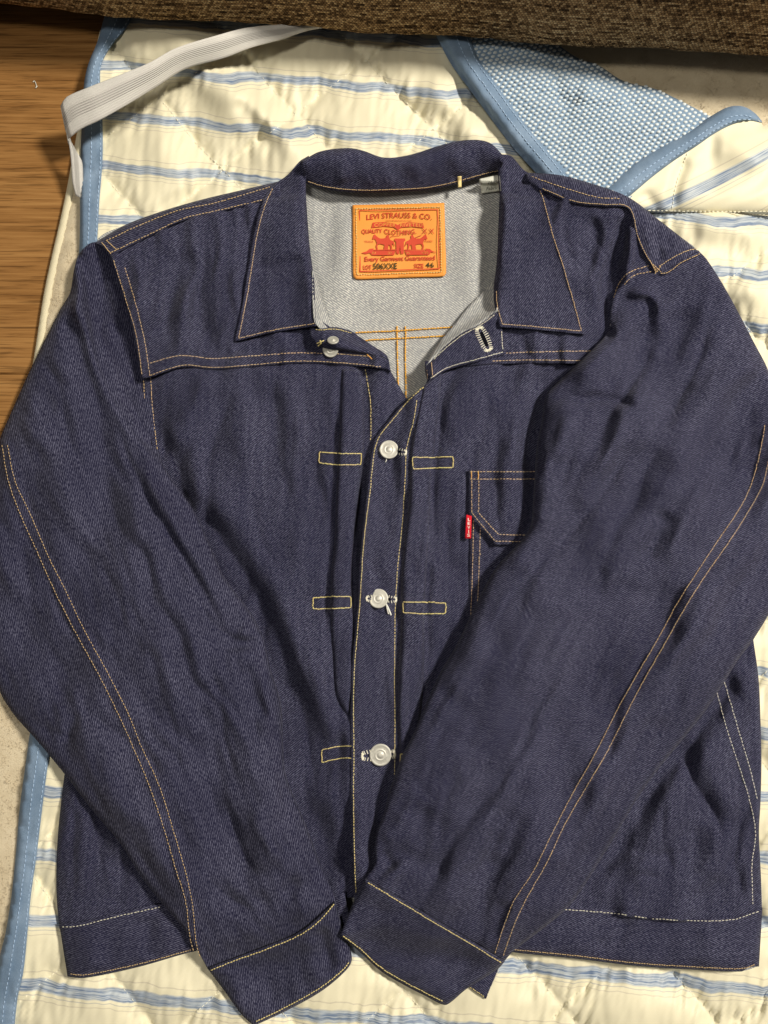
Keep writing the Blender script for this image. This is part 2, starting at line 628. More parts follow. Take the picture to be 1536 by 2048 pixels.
# ------------------------------------------------------------------ wooden floor
M = Mat('oak_floor_plank', .62, .12)
co = M.xyz(M.n('TexCoord').outputs['Object'])
rnd = M.n('ObjectInfo').outputs['Random']
v1 = M.vec(M.math('MULTIPLY', co[0], 9.0), M.math('MULTIPLY', co[1], 230.0), M.math('MULTIPLY', rnd, 40.0))
v2 = M.vec(M.math('MULTIPLY', co[0], 22.0), M.math('MULTIPLY', co[1], 620.0), M.math('MULTIPLY', rnd, 70.0))
v3 = M.vec(M.math('MULTIPLY', co[0], 3.0), M.math('MULTIPLY', co[1], 22.0), M.math('MULTIPLY', rnd, 90.0))
g1 = M.noise(v1, 1.0, 4, .65); g2 = M.noise(v2, 1.0, 3, .6); g3 = M.noise(v3, 1.0, 3, .5)
gm = M.math('ADD', M.math('MULTIPLY', g1, .55), M.math('ADD', M.math('MULTIPLY', g2, .25), M.math('MULTIPLY', g3, .2)))
wood = M.ramp(gm, [(.28, lin((82, 52, 24))), (.42, lin((122, 84, 44))), (.52, lin((144, 103, 58))), (.70, lin((168, 126, 76)))])
pore = M.remap(g2, .36, .46, .66, 1.0)
M.color(M.mix(1.0, wood, M.vec(pore, pore, pore), 'MULTIPLY'))
M.bump(gm, .0012, .5)
M_WOOD = M.m
M_SUB = plain('dark_subfloor', (60, 42, 26), .8)


def slab(name, x0, x1, y0, y1, z0, z1, mat, parent=None, bev=.0012):
    """a block with its upper edges chamfered"""
    b = bev
    v = [(x0, y0, z0), (x1, y0, z0), (x1, y1, z0), (x0, y1, z0), (x0, y0, z1 - b), (x1, y0, z1 - b), (x1, y1, z1 - b), (x0, y1, z1 - b),
         (x0 + b, y0 + b, z1), (x1 - b, y0 + b, z1), (x1 - b, y1 - b, z1), (x0 + b, y1 - b, z1)]
    f = [(0, 3, 2, 1), (8, 9, 10, 11)]
    for i in range(4):
        j = (i + 1) % 4
        f += [(i, j, 4 + j, 4 + i), (4 + i, 4 + j, 8 + j, 8 + i)]
    return link(name, v, f, mat, parent, False)


floor = slab('floor', -1.2, 1.2, -1.2, 1.4, -.04, -.0125, M_SUB)
floor['kind'] = 'structure'
y = -1.07
while y < 1.3:
    x = -1.3 + random.uniform(-.1, .1)
    while x < 1.2:
        ln_ = random.uniform(1.25, 1.35)
        slab('plank', x, x + ln_ - .0006, y, y + .3994, -.012, 0.0, M_WOOD, floor)
        x += ln_
    y += .40

# ------------------------------------------------------------------ rug
M = Mat('beige_plush_pile', .95, .05)
co = M.n('TexCoord').outputs['Object']
n1 = M.noise(co, 60, 3, .6); n2 = M.noise(co, 900, 3, .7); n3 = M.noise(co, 12, 2)
nn = M.math('ADD', M.math('MULTIPLY', n1, .4), M.math('ADD', M.math('MULTIPLY', n2, .25), M.math('MULTIPLY', n3, .35)))
M.color(M.ramp(nn, [(.30, lin((186, 170, 142))), (.5, lin((205, 191, 164))), (.70, lin((222, 210, 186)))]))
M.bump(nn, .003, .5)
M.b.inputs['Sheen Weight'].default_value = .3
M_RUG = M.m
M = Mat('cream_twill_tape', .85, .1)
co = M.n('TexCoord').outputs['Object']
tw = M.n('TexWave', i_Scale=320.0, i_Distortion=1.2, i_Detail=2.0); M.put(tw.inputs[0], co)
M.color(M.mix(tw.outputs[1], lin((206, 196, 166)), lin((226, 217, 190))))
M.bump(tw.outputs[1], .0004, .4)
M_TAPE = M.m

rug = empty('rug', (-.2, .1, 0), 'beige plush rug with a cream taped edge lying on the wooden floor', 'rug')
RUG_E = [(200, 60), (160, 235), (129, 400), (90, 575), (65, 730), (0, 1060), (-60, 1380), (-120, 1700), (-180, 2100)]
re_ = curve(RUG_E, step=10)
tape_in = re_ + np.array([17, 3])
pz = lambda px, py: .007 + .0006 * noise(px / 22, py / 22, 3) + .0005 * noise(px / 7, py / 7, 5)
rug_poly = np.concatenate([tape_in - [3, 0], np.array([[300, 2150], [1660, 2150], [1660, -60], [260, -60]], float)])
rug_pile = sheet('pile', rug_poly, pz, M_RUG, rug, s=22, thick=.006, pnt=True)
tp = np.concatenate([re_, tape_in[::-1]])
dtp = lambda px, py: .006 + .003 * prof(pdist(px, py, tp, True)[0], 7)
sheet('edge_tape', tp, dtp, M_TAPE, rug, s=8, thick=.005)
# the short plush seen along the tape and in the corners: real tufts
tv = []; tf = []
tu = []
for (x0, x1, y0, y1, n_) in ((60, 175, 380, 740, 5200), (-15, 75, 1370, 1960, 5600), (1150, 1560, 90, 265, 12000)):
    x = rng.uniform(x0, x1, n_); yy = rng.uniform(y0, y1, n_)
    ok = inside(x, yy, rug_poly); tu.append(np.stack([x[ok], yy[ok]], 1))
tu = np.concatenate(tu)
b0 = P3(tu[:, 0], tu[:, 1], pz(tu[:, 0], tu[:, 1]) - .0006)
an = noise(tu[:, 0] / 40, tu[:, 1] / 40, 9) * 3 + rng.normal(0, .7, len(tu))
lean = np.stack([np.cos(an), np.sin(an), np.zeros(len(tu))], 1) * .0020
side = np.stack([-np.sin(an), np.cos(an), np.zeros(len(tu))], 1) * .0006
tip = b0 + lean + np.array([0, 0, .0012]) * rng.uniform(.6, 1.2, len(tu))[:, None]
tv = np.stack([b0 - side, b0 + side, tip], 1).reshape(-1, 3)
o = link('pile_tufts', tv, np.arange(len(tv)).reshape(-1, 3), M_RUG, rug, False); o['kind'] = 'stuff'

# ------------------------------------------------------------------ quilted mattress pad
PER = .0497
def world2(px, py): return P3(px, py, .02)
def stripe_w(px, py):
    w = world2(px, py)
    return (w[..., 1] + .09 * w[..., 0]) / PER
_w0 = float(stripe_w(250, 335)); _w1 = float(stripe_w(80, 1840))
_n = round(_w0 - _w1)
_k = _n / (_w0 - _w1)
LO = world2(590, 228)[:2]
LA = world2(733, 121)[:2] - LO; LB = world2(722, 370)[:2] - LO
LI = np.linalg.inv(np.stack([LA, LB], 1))


def quilt(px, py):
    w = world2(px, py)[:, :2] - LO
    st = w @ LI.T
    st = st + .05 * np.stack([noise(px / 160, py / 160, 21), noise(px / 160, py / 160, 22)], 1)
    return st


PAD_FOLDS = [([(330, 60), (400, 130), (450, 175), (520, 235), (590, 300), (620, 340)], 13, 36, 's', 26),
             ([(300, 140), (340, 215), (330, 290), (340, 370)], 5, 30), ([(205, 90), (300, 100), (420, 95), (560, 105)], 5, 30),
             ([(470, 190), (510, 250), (560, 310)], -6, 16), ([(640, 120), (720, 150), (850, 140)], 4, 40),
             ([(850, 150), (900, 215), (960, 290)], 6, 26), ([(1350, 520), (1440, 560), (1540, 575)], 6, 28),
             ([(1380, 455), (1450, 452), (1540, 475)], 5, 22),
             ([(100, 2000), (300, 1985), (600, 2030)], 3, 40), ([(1050, 1990), (1250, 2000), (1450, 2040)], 3, 40)]


def pad_z(px, py):
    st = quilt(px, py)
    fs = st - np.floor(st)
    q = np.sin(math.pi * fs[:, 0]) * np.sin(math.pi * fs[:, 1])
    dd = np.minimum(np.minimum(fs[:, 0], 1 - fs[:, 0]), np.minimum(fs[:, 1], 1 - fs[:, 1]))
    h = .55 * prof(dd, .42) + .45 * np.maximum(q, 0)**.8
    jd = jacket_depth(px, py)
    press = 1 - .7 * sstep(jd, 0, 45)
    z = .008 + .0125 * h * press
    # gathers pulled in along the quilting lines
    edge = np.exp(-(np.minimum(np.minimum(fs[:, 0], 1 - fs[:, 0]), np.minimum(fs[:, 1], 1 - fs[:, 1])) / .17)**2)
    gath = anoise(px, py, 80, 60, 12, 31) * .0030 + anoise(px, py, 60, 40, 9, 33) * .0013
    z = z + gath * (.3 + edge) * press + .0016 * anoise(px, py, 20, 130, 70, 35) * press
    z = z + folds_z(px, py, PAD_FOLDS) * press
    return np.maximum(z, .009)


def pad_uv(px, py):
    w = stripe_w(px, py)
    w = (w - _w0) * _k
    w = w + .045 * noise(px / 60, py / 80, 41) + .02 * noise(px / 18, py / 50, 42)
    z = pad_z(px, py)
    w = w + (z - .016) * 4.0
    return {'UVMap': np.stack([px / 100, w + 100], 1)}


def stripe_material(name):
    M = Mat(name, .5, .3)
    u = M.xyz(M.uv())
    st_n = M.noise(M.vec(M.math('MULTIPLY', u[0], .7), M.math('MULTIPLY', u[1], 42.0)), 1.0, 2, .6)
    st_m = M.noise(M.vec(M.math('MULTIPLY', u[0], 3.0), M.math('MULTIPLY', u[1], 24.0)), 1.0, 2, .6)
    fr = M.math('FRACT', M.math('ADD', u[1], .5))
    cream = lin((224, 217, 190)); blue = lin((120, 146, 182)); blue2 = lin((84, 108, 146)); gr = lin((170, 160, 150))
    line = M.ramp(fr, [(.26, g(0)), (.272, g(1)), (.284, g(0))])
    l2 = M.ramp(fr, [(.335, g(0)), (.345, g(1)), (.357, g(0))])
    l3 = M.ramp(fr, [(.68, g(0)), (.695, g(1)), (.71, g(0))])
    band = M.ramp(fr, [(.385, g(0)), (.41, g(1)), (.57, g(1)), (.60, g(0))])
    stk = M.remap(st_n, .38, .6, .0, 1.0)
    bl = M.mix(stk, lin((176, 186, 196)), blue2)
    bl = M.mix(M.remap(st_m, .35, .75, 0, .5), bl, lin((196, 200, 198)))
    c = M.mix(M.math('MULTIPLY', band, .95), cream, bl)
    for l_ in (line, l2, l3):
        c = M.mix(M.math('MULTIPLY', l_, .55), c, gr if l_ is not l2 else lin((110, 120, 150)))
    # fine weave
    co = M.n('TexCoord').outputs['Object']
    wv = M.noise(co, 1500, 2, .6)
    c = M.mix(.10, c, M.vec(wv, wv, wv), 'OVERLAY')
    M.color(c)
    M.bump(wv, .0003, .25)
    M.b.inputs['Sheen Weight'].default_value = .1
    return M.m


M_PAD = stripe_material('cream_sateen_with_blue_stripes')
M = Mat('blue_binding_cloth', .7, .2)
co = M.n('TexCoord').outputs['Object']
n1 = M.noise(co, 45, 3); n2 = M.noise(co, 1400, 3, .7)
M.color(M.ramp(M.math('ADD', M.math('MULTIPLY', n1, .5), M.math('MULTIPLY', n2, .5)),
               [(.35, lin((98, 121, 148))), (.65, lin((130, 150, 174)))]))
M.bump(n2, .0006, .5)
M_BIND = M.m
M_BTHREAD = plain('light_blue_thread', (168, 192, 220), .7)
M_QTHREAD = plain('cream_quilting_thread', (232, 228, 210), .7)

pad = empty('mattress_pad', (0, 0, .01), 'cream quilted mattress pad with blue stripes and blue binding, its far corner turned over', 'mattress pad')
BIND_OUT = [(215, 10), (204, 50), (196, 80), (176, 130), (168, 170), (163, 260), (160, 350), (159, 480), (140, 800), (95, 1200), (59, 1470), (51, 1529),
            (39, 1619), (31, 1713), (23, 1790), (12, 1861), (0, 1912), (-14, 2000), (-25, 2120)]
BIND_IN = [(275, 10), (258, 48), (232, 80), (204, 125), (200, 160), (205, 240), (205, 320), (199, 400), (195, 475), (180, 800), (136, 1200), (98, 1513),
           (88, 1588), (74, 1705), (62, 1791), (55, 1865), (47, 1943), (35, 1998), (24, 2120)]
bo = curve(BIND_OUT, step=8); bi = curve(BIND_IN, step=8)
main_poly = np.concatenate([bo + [14, 0], np.array([[1640, 2120]], float), np.array([[1640, 424], [1450, 424], [1345, 424], [1250, 402], [1130, 330], [1010, 190], [960, 100], [930, 10]], float)])
top = sheet('quilted_cover', main_poly, pad_z, M_PAD, pad, s=6.5, thick=.008, uvf=pad_uv)
bp = np.concatenate([bo, bi[::-1]])
FLs = blur(FL, 14)
FL_bd = dilate(FL, 10)
def bind_z(px, py):
    D, _, _ = pdist(px, py, bp, True)
    z = .0095 + .006 * prof(D, 15) + .0012 * noise(px / 30, py / 18, 51) * sstep(D, 0, 8)
    z = z + folds_z(px, py, [(BIND_OUT[1:6], 7, 40), ([(175, 330), (180, 355), (195, 375)], -1.5, 5)])
    di = pdist(px, py, bi)[0]
    return np.maximum(z, np.minimum(samp(FL_bd, px, py) + .0010, .034))
sheet('edge_binding', bp, bind_z, M_BIND, pad, s=5, thick=.006)
notj = lambda px, py: jacket_depth(px, py) < 6
for f_ in (.47, .90):
    stitch([tuple(a * (1 - f_) + b * f_) for a, b in zip(bo[::4][:len(bi[::4])], bi[::4])], bind_z, M_BTHREAD, pad, gap=9.5, ln=6.5, wd=2.2, clip=notj, name='binding_stitching')

# quilting stitches
LF = np.stack([LA, LB], 1)
def line_px(kind, k, lo, hi):
    q = np.linspace(lo, hi, 160)
    st = np.stack([np.full(160, k), q], 1) if kind == 0 else np.stack([q, np.full(160, k)], 1)
    w = st @ LF.T + LO
    # to pixels
    dx = w[:, 0]; dyw = w[:, 1] - CAM[1]; dzw = .02 - CAM[2]
    yc = dyw * CC + dzw * SS; zc = -(-dyw * SS + dzw * CC)
    return np.stack([768 + FPX * dx / zc, 1024 - FPX * yc / zc], 1)
padvis = lambda px, py: inside(px, py, main_poly) & (jacket_depth(px, py) < 4) & ~inside(px, py, bp) & (px > -5) & (px < 1545) & (py > 30) & (py < 2060)
for kind in (0, 1):
    for k in range(-16, 18):
        L_ = line_px(kind, k, -22, 22)
        # follow the same wobble as the relief: nudge points until the lattice value is whole
        for _ in range(3):
            st = quilt(L_[:, 0], L_[:, 1])
            err = (st[:, kind] - k)[:, None]
            L_ = L_ - err * (np.array(LA if kind == 0 else LB) * [2200, -2200])[None] * 1.0
        ok = (L_[:, 0] > -40) & (L_[:, 0] < 1580) & (L_[:, 1] > 20) & (L_[:, 1] < 2080)
        if ok.sum() < 4: continue
        i0, i1 = np.where(ok)[0][[0, -1]]
        pts_ = [tuple(p) for p in L_[i0:i1 + 1:2]]
        if len(pts_) < 3: continue
        stitch(pts_, pad_z, M_QTHREAD, pad, gap=8.5, ln=6.0, wd=2.0, lift=.0002, clip=padvis, name='quilting_stitches')

# turned-over corner: knitted backing
M = Mat('blue_white_knitted_mesh', .85, .15)
u = M.xyz(M.uv())
M_GROUND = plain('blue_mesh_ground', (118, 140, 164), .85, .15)
M_NUB = plain('white_mesh_nubs', (206, 214, 218), .8, .15)
FLAP = [(872, 60, 1), (880, 87), (906, 125), (944, 177), (987, 236), (1030, 292), (1075, 342), (1130, 400, 1), (1240, 420, 1), (1330, 320), (1425, 235, 1), (1350, 196), (1307, 177),
        (1247, 162), (1196, 130), (1158, 117), (1119, 91), (1090, 60, 1)]
fp = curve(FLAP, True, 8)
fl_edge = curve([(1430, 238), (1350, 196), (1307, 177), (1247, 162), (1196, 130), (1158, 117), (1119, 91), (1090, 60)], step=8)
flap_left = curve([(872, 60), (906, 125), (944, 177), (987, 236), (1030, 292), (1075, 342), (1130, 400)], step=8)
def flap_z(px, py):
    d1 = pdist(px, py, fl_edge)[0]; d2 = pdist(px, py, flap_left)[0]
    z = .010 + .019 * prof(d1, 85)
    z2 = .021 + .012 * prof(d2, 60)
    z = np.minimum(z, z2)
    z = z + folds_z(px, py, [([(1005, 165), (1100, 195), (1230, 215), (1330, 212)], -1.2, 9), ([(1110, 90), (1115, 160), (1140, 240)], -1.0, 10),
                             ([(1230, 150), (1250, 190), (1330, 250)], -1.0, 9), ([(1150, 180), (1200, 200), (1260, 185)], 3, 20)])
    z = z + .0016 * noise(px / 60, py / 45, 61)
    return np.maximum(z, .006)
flap = sheet('turned_over_backing', FLAP, flap_z, M_GROUND, pad, s=6, thick=.006)
# knitted nubs standing on the backing
nv = []; nf = []; k0 = 0
c3, s3 = math.cos(R(-12)), math.sin(R(-12))
cand = []
for j in range(-60, 60):
    for i in range(-60, 60):
        a = (i + (.5 if j % 2 else 0)) * 12.2; b = j * 7.2
        cand.append((1150 + a * c3 - b * s3, 240 + a * s3 + b * c3))
cand = np.array(cand)
ok = inside(cand[:, 0], cand[:, 1], fp) & (pdist(cand[:, 0], cand[:, 1], flap_left)[0] > 40)
cand = cand[ok] + rng.normal(0, .5, (ok.sum(), 2))
ring = [(math.cos(t * math.pi / 4), math.sin(t * math.pi / 4)) for t in range(8)]
cols = []
for (sc_, h) in ((1, 0.0), (.7, .0011), (0.001, .0015)):
    for (cx, cy) in ring:
        ux = cx * 4.7 * sc_; uy = cy * 3.2 * sc_
        q = cand + np.array([ux * c3 - uy * s3, ux * s3 + uy * c3])
        cols.append(P3(q[:, 0], q[:, 1], flap_z(cand[:, 0], cand[:, 1]) + h - .0002))
A = np.stack(cols, 1)
base = [(r_ * 8 + i, r_ * 8 + (i + 1) % 8, (r_ + 1) * 8 + (i + 1) % 8, (r_ + 1) * 8 + i) for r_ in range(2) for i in range(8)]
fc = (np.array(base)[None] + (np.arange(len(A)) * 24)[:, None, None]).reshape(-1, 4)
o = link('knitted_nubs', A.reshape(-1, 3), fc, M_NUB, flap.obj); o['kind'] = 'stuff'
# its binding, along the left edge
FB_IN = [(936, 60), (957, 117), (995, 172), (1051, 249), (1094, 301), (1138, 356), (1170, 398)]
fbp = np.concatenate([flap_left - [4, -3], curve(FB_IN, step=8)[::-1]])
def fb_z(px, py):
    D, _, _ = pdist(px, py, fbp, True)
    return flap_z(px, py) + .0012 + .004 * prof(D, 16) + .0006 * noise(px / 14, py / 20, 63)
sheet('corner_binding', fbp, fb_z, M_BIND, flap.obj, s=5, thick=.012)
fbc = curve(FB_IN, step=8)
for f_ in (.55, .88):
    a_ = flap_left[np.linspace(0, len(flap_left) - 1, 14).astype(int)]; b_ = fbc[np.linspace(0, len(fbc) - 1, 14).astype(int)]
    stitch([tuple(p) for p in a_ * (1 - f_) + b_ * f_], fb_z, M_BTHREAD, flap.obj, gap=9, ln=6.3, wd=2.0, name='binding_stitching')

# the cover on the other side of the turned corner
RB_UP = [(1180, 402), (1213, 371), (1264, 326), (1329, 286), (1384, 256), (1422, 232), (1457, 214), (1487, 213), (1512, 228), (1524, 243)]
RB_LO = [(1235, 412), (1262, 390), (1307, 352), (1350, 320), (1393, 292), (1444, 258), (1491, 241), (1524, 245)]
ru = curve(RB_UP, step=8); rl = curve(RB_LO, step=8)
side_poly = np.concatenate([ru + [3, 9], np.array([[1560, 236], [1640, 225], [1640, 427], [1540, 428], [1440, 427], [1345, 426], [1270, 424], [1200, 418]], float)])
bot = curve([(1180, 418), (1270, 424), (1345, 426), (1440, 427), (1640, 428)], step=10)
def side_z(px, py):
    D = pdist(px, py, ru)[0]; D2 = pdist(px, py, bot)[0]
    z = .020 + .013 * prof(D, 60)
    z = np.minimum(z, .0165 + .014 * prof(D2, 60))
    z = z + folds_z(px, py, [([(1375, 310), (1352, 370), (1343, 424)], -4, 9), ([(1420, 290), (1480, 300), (1540, 330)], 5, 26),
                             ([(1290, 380), (1300, 400), (1320, 420)], -2, 10), ([(1450, 270), (1440, 310), (1400, 380)], -2, 20)])
    return z + .0012 * anoise(px, py, 30, 80, 25, 71)
def side_uv(px, py):
    c_, s_ = math.cos(R(27)), math.sin(R(27))
    v = ((px - 1440) * s_ + (py - 357) * c_ + 18 * ((px - 1440) / 100)**2 * .15)
    return {'UVMap': np.stack([px / 100 + 3, 100 - v / 118.0], 1)}
side = sheet('quilted_cover', side_poly, side_z, M_PAD, pad, s=6, thick=.008, uvf=side_uv)
rbp = np.concatenate([ru, rl[::-1]])
def rb_z(px, py):
    D = pdist(px, py, rbp, True)[0]
    return side_z(px, py) + .001 + .005 * prof(D, 15) + .0005 * noise(px / 15, py / 15, 73)
rb = sheet('edge_binding', rbp, rb_z, M_BIND, pad, s=5, thick=.018)
for f_ in (.58, .85):
    a_ = ru[np.linspace(0, len(ru) - 3, 16).astype(int)]; b_ = rl[np.linspace(0, len(rl) - 3, 16).astype(int)]
    stitch([tuple(p) for p in a_ * (1 - f_) + b_ * f_], rb_z, M_BTHREAD, rb.obj, gap=9.5, ln=6.5, wd=2.0, name='binding_stitching')
stitch([(1375, 305), (1352, 370), (1343, 424)], side_z, M_QTHREAD, side.obj, gap=8.5, ln=6, name='quilting_stitches')
stitch([(1262, 421), (1345, 422), (1440, 423), (1560, 423)], side_z, M_QTHREAD, side.obj, gap=8.5, ln=6, name='quilting_stitches')

# elastic corner strap
M = Mat('white_ribbed_elastic', .75, .15)
u = M.xyz(M.uv())
rib = M.math('SINE', M.math('MULTIPLY', u[1], 85.0))
fine = M.noise(M.vec(M.math('MULTIPLY', u[0], 120.0), M.math('MULTIPLY', u[1], 50.0)), 1.0, 2)
mid = M.ramp(u[1], [(.25, g(.15)), (.34, g(1)), (.62, g(1)), (.70, g(.15))])
hh = M.math('ADD', M.math('MULTIPLY', M.math('MULTIPLY', rib, mid), .6), M.math('MULTIPLY', fine, .5))
M.color(M.ramp(fine, [(.3, lin((206, 203, 198))), (.7, lin((226, 223, 218)))]))
M.bump(hh, .0011, .8)
M_ELAST = M.m
up = [(720, 36, .030), (620, 46, .038), (500, 55, .050), (430, 72, .057), (350, 97, .060), (300, 125, .061), (250, 146, .060), (175, 176, .055), (133, 195, .048), (122, 212, .043)]
lo = [(715, 46, .028), (618, 60, .035), (565, 78, .040), (500, 96, .043), (450, 115, .044), (370, 138, .045), (310, 175, .047), (250, 212, .047), (200, 240, .045), (160, 259, .040), (138, 277, .033)]
def resamp(L_, n_):
    L_ = np.array(L_, float)
    c_ = curve([tuple(p[:2]) for p in L_], step=3)
    d0 = np.concatenate([[0], np.cumsum(np.linalg.norm(np.diff(c_, axis=0), axis=1))]); d0 /= d0[-1]
    da = np.concatenate([[0], np.cumsum(np.linalg.norm(np.diff(L_[:, :2], axis=0), axis=1))]); da /= da[-1]
    t = np.linspace(0, 1, n_)
    return np.stack([np.interp(t, d0, c_[:, 0]), np.interp(t, d0, c_[:, 1]), np.interp(t, da, L_[:, 2])], 1)
def ribbon(name, U, L_, nl, nw, thick, parent, mat):
    a = resamp(U, nl); b = resamp(L_, nl)
    V = []; uv = []
    for i in range(nl):
        for j in range(nw):
            f_ = j / (nw - 1)
            q = a[i] * (1 - f_) + b[i] * f_
            V.append(P3(q[0], q[1], q[2] + .0015 * math.sin(math.pi * f_)))
            uv.append((i / nl * 8, f_))
    F = [(i * nw + j, i * nw + j + 1, (i + 1) * nw + j + 1, (i + 1) * nw + j) for i in range(nl - 1) for j in range(nw - 1)]
    o = link(name, np.array(V), F, mat, parent, True, {'UVMap': uv})
    md = o.modifiers.new('s', 'SOLIDIFY'); md.thickness = thick; md.offset = 0
    return o
strap = ribbon('elastic_strap', up, lo, 60, 12, .0012, pad, M_ELAST)
ribbon('elastic_strap', [(122, 212, .0425), (130, 250, .036), (139, 292, .030), (143, 330, .024), (145, 362, .019), (152, 392, .014)],
       [(138, 277, .0325), (137, 287, .030), (150, 305, .026), (163, 322, .021), (166, 360, .016), (168, 398, .012)], 30, 8, .0012, pad, M_ELAST)

# ------------------------------------------------------------------ sofa
M = Mat('brown_basket_weave_upholstery', .9, .04)
u = M.xyz(M.uv())                                   # x along, y up, metres x 100
bx_ = M.math('MULTIPLY', u[0], 3.5); by_ = M.math('MULTIPLY', u[1], 4.6)
row = M.math('FLOOR', by_)
xs = M.math('ADD', bx_, M.math('MULTIPLY', row, .5))
fx = M.math('SUBTRACT', M.math('FRACT', xs), .5); fy = M.math('SUBTRACT', M.math('FRACT', by_), .5)
hx = M.math('SUBTRACT', 1.0, M.math('POWER', M.math('MULTIPLY', M.math('ABSOLUTE', fx), 2.0), 3.0))
hy = M.math('SUBTRACT', 1.0, M.math('POWER', M.math('MULTIPLY', M.math('ABSOLUTE', fy), 2.0), 2.5))
hgt = M.math('MULTIPLY', hx, hy)
cell = M.n('TexWhiteNoise'); M.put(cell.inputs[0], M.vec(M.math('FLOOR', xs), row))
strk = M.noise(M.vec(M.math('MULTIPLY', u[0], .16), M.math('MULTIPLY', row, 1.7)), 1.0, 3, .65)
tone = M.math('ADD', M.math('MULTIPLY', cell.outputs[0], .34), M.math('MULTIPLY', strk, .86))
cw = M.ramp(tone, [(.36, lin((66, 50, 34))), (.52, lin((118, 93, 65))), (.66, lin((174, 142, 102))), (.84, lin((214, 184, 140)))])
dk = M.remap(hgt, .0, .5, .3, 1.0)
M.color(M.mix(1.0, cw, M.vec(dk, dk, dk), 'MULTIPLY'))
M.bump(hgt, .0016, .9)
M_SOFA = M.m
M_SWOOD = plain('dark_red_brown_wood', (58, 30, 20), .5, .3, (40.0, .3))
sofa = empty('sofa', (0, .62, 0), 'sofa base upholstered in dark brown woven fabric, raised just above the floor', 'sofa')
SB = [(-260, -4), (0, 15), (120, 27), (220, 41), (380, 50), (530, 55), (640, 64), (750, 75), (870, 77), (990, 86), (1100, 98), (1240, 103), (1380, 110), (1460, 116), (1536, 122), (1800, 142)]
sc2 = curve(SB, step=12)
zb = .040
base_ = P3(sc2[:, 0], sc2[:, 1], np.full(len(sc2), zb))
prof_pts = [(.20, .004), (.03, .002), (.010, .0), (.004, .001), (.001, .004), (0, .009), (-.001, .03), (-.001, .05), (.0, .07), (.002, .085), (.006, .095), (.015, .102), (.04, .106), (.2, .108), (.6, .108)]
nv = []; uvv = []
acc = 0
for i, p in enumerate(base_):
    l_ = 0
    for j, (dy_, dz_) in enumerate(prof_pts):
        if j: l_ += math.hypot(dy_ - prof_pts[j - 1][0], dz_ - prof_pts[j - 1][1])
        wz = .0012 * noise(np.array([sc2[i, 0] / 60]), np.array([j * .8]), 81)[0]
        nv.append((p[0], p[1] + dy_ + (wz if j > 2 else 0), p[2] + dz_ + (wz if 1 < j < 6 else 0)))
        uvv.append((p[0] * 100, l_ * 100))
m_ = len(prof_pts)
F = [(i * m_ + j, (i + 1) * m_ + j, (i + 1) * m_ + j + 1, i * m_ + j + 1) for i in range(len(base_) - 1) for j in range(m_ - 1)]
link('upholstered_base', nv, F, M_SOFA, sofa, True, {'UVMap': uvv})
# wooden plinth under it and feet
ym = base_[:, 1]
pl = [(base_[0][0], ym[0]), (base_[-1][0], ym[-1])]
sl = (pl[1][1] - pl[0][1]) / (pl[1][0] - pl[0][0])
def sy(x): return pl[0][1] + sl * (x - pl[0][0])
v = []
for x in (-.9, .9):
    for (dy_, z_) in ((.018, .026), (.018, .0415), (.06, .0415), (.06, .026)):
        v.append((x, sy(x) + dy_, z_))
link('plinth_rail', v, [(0, 4, 5, 1), (1, 5, 6, 2), (2, 6, 7, 3), (3, 7, 4, 0), (0, 1, 2, 3), (7, 6, 5, 4)], M_SWOOD, sofa, False)
for x in (-.75, .78):
    slab('foot', x - .03, x + .03, sy(x) + .07, sy(x) + .13, .0, .042, M_SWOOD, sofa)

# bits on the floor boards
lint = []
o = None
for nm, pts_, lab in (('plastic_tag_pin', [(66, 164), (69, 162), (73, 173), (71, 176), (75, 172)], 'tiny clear plastic tag pin lying on the wooden floor by the pad'),):
    c_ = curve([tuple(p) for p in pts_], step=1.0)
    w_ = P3(c_[:, 0], c_[:, 1], np.full(len(c_), .0009))
    V = []; F = []
    for i, p in enumerate(w_):
        t = w_[min(i + 1, len(w_) - 1)] - w_[max(i - 1, 0)]; t /= np.linalg.norm(t) + 1e-9
        n_ = np.array([-t[1], t[0], 0])
        for k in range(6):
            V.append(p + (n_ * math.cos(k * math.pi / 3) + np.array([0, 0, 1]) * math.sin(k * math.pi / 3)) * .00035)
    F = [(i * 6 + k, i * 6 + (k + 1) % 6, (i + 1) * 6 + (k + 1) % 6, (i + 1) * 6 + k) for i in range(len(w_) - 1) for k in range(6)]
    o = link(nm, V, F, M_LABEL); o['label'] = lab; o['category'] = 'tag pin'

# ------------------------------------------------------------------ denim jacket
jacket = empty('denim_jacket', (0, 0, .02), 'dark indigo denim jacket with an orange leather neck patch, laid buttoned on the quilted pad', 'jacket')
sideL = curve([(262, 960), (235, 1010), (190, 1150), (150, 1400), (129, 1548), (117, 1654), (113, 1724), (113, 1790), (119, 1845), (135, 1953)], step=14)
sideR = curve([(1400, 500), (1410, 560), (1430, 700), (1460, 900), (1490, 1100), (1507, 1279), (1517, 1355), (1521, 1438), (1523, 1524), (1521, 1607), (1518, 1665), (1521, 1731), (1524, 1814), (1518, 1932)], step=14)
sideT = curve([(180, 492), (250, 450), (325, 422), (400, 400), (475, 382), (545, 367), (620, 345), (768, 342), (920, 335), (1063, 347), (1118, 350), (1193, 370), (1258, 395), (1318, 440), (1363, 475), (1400, 505)], step=14)
hemL = curve([(1524, 1932), (1484, 1942), (1397, 1940), (1273, 1932), (1148, 1917), (1028, 1905), (860, 1880), (690, 1862), (500, 1878), (383, 1904), (273, 1935), (168, 1955), (130, 1953)], step=14)
JF = blur(FL, 60)


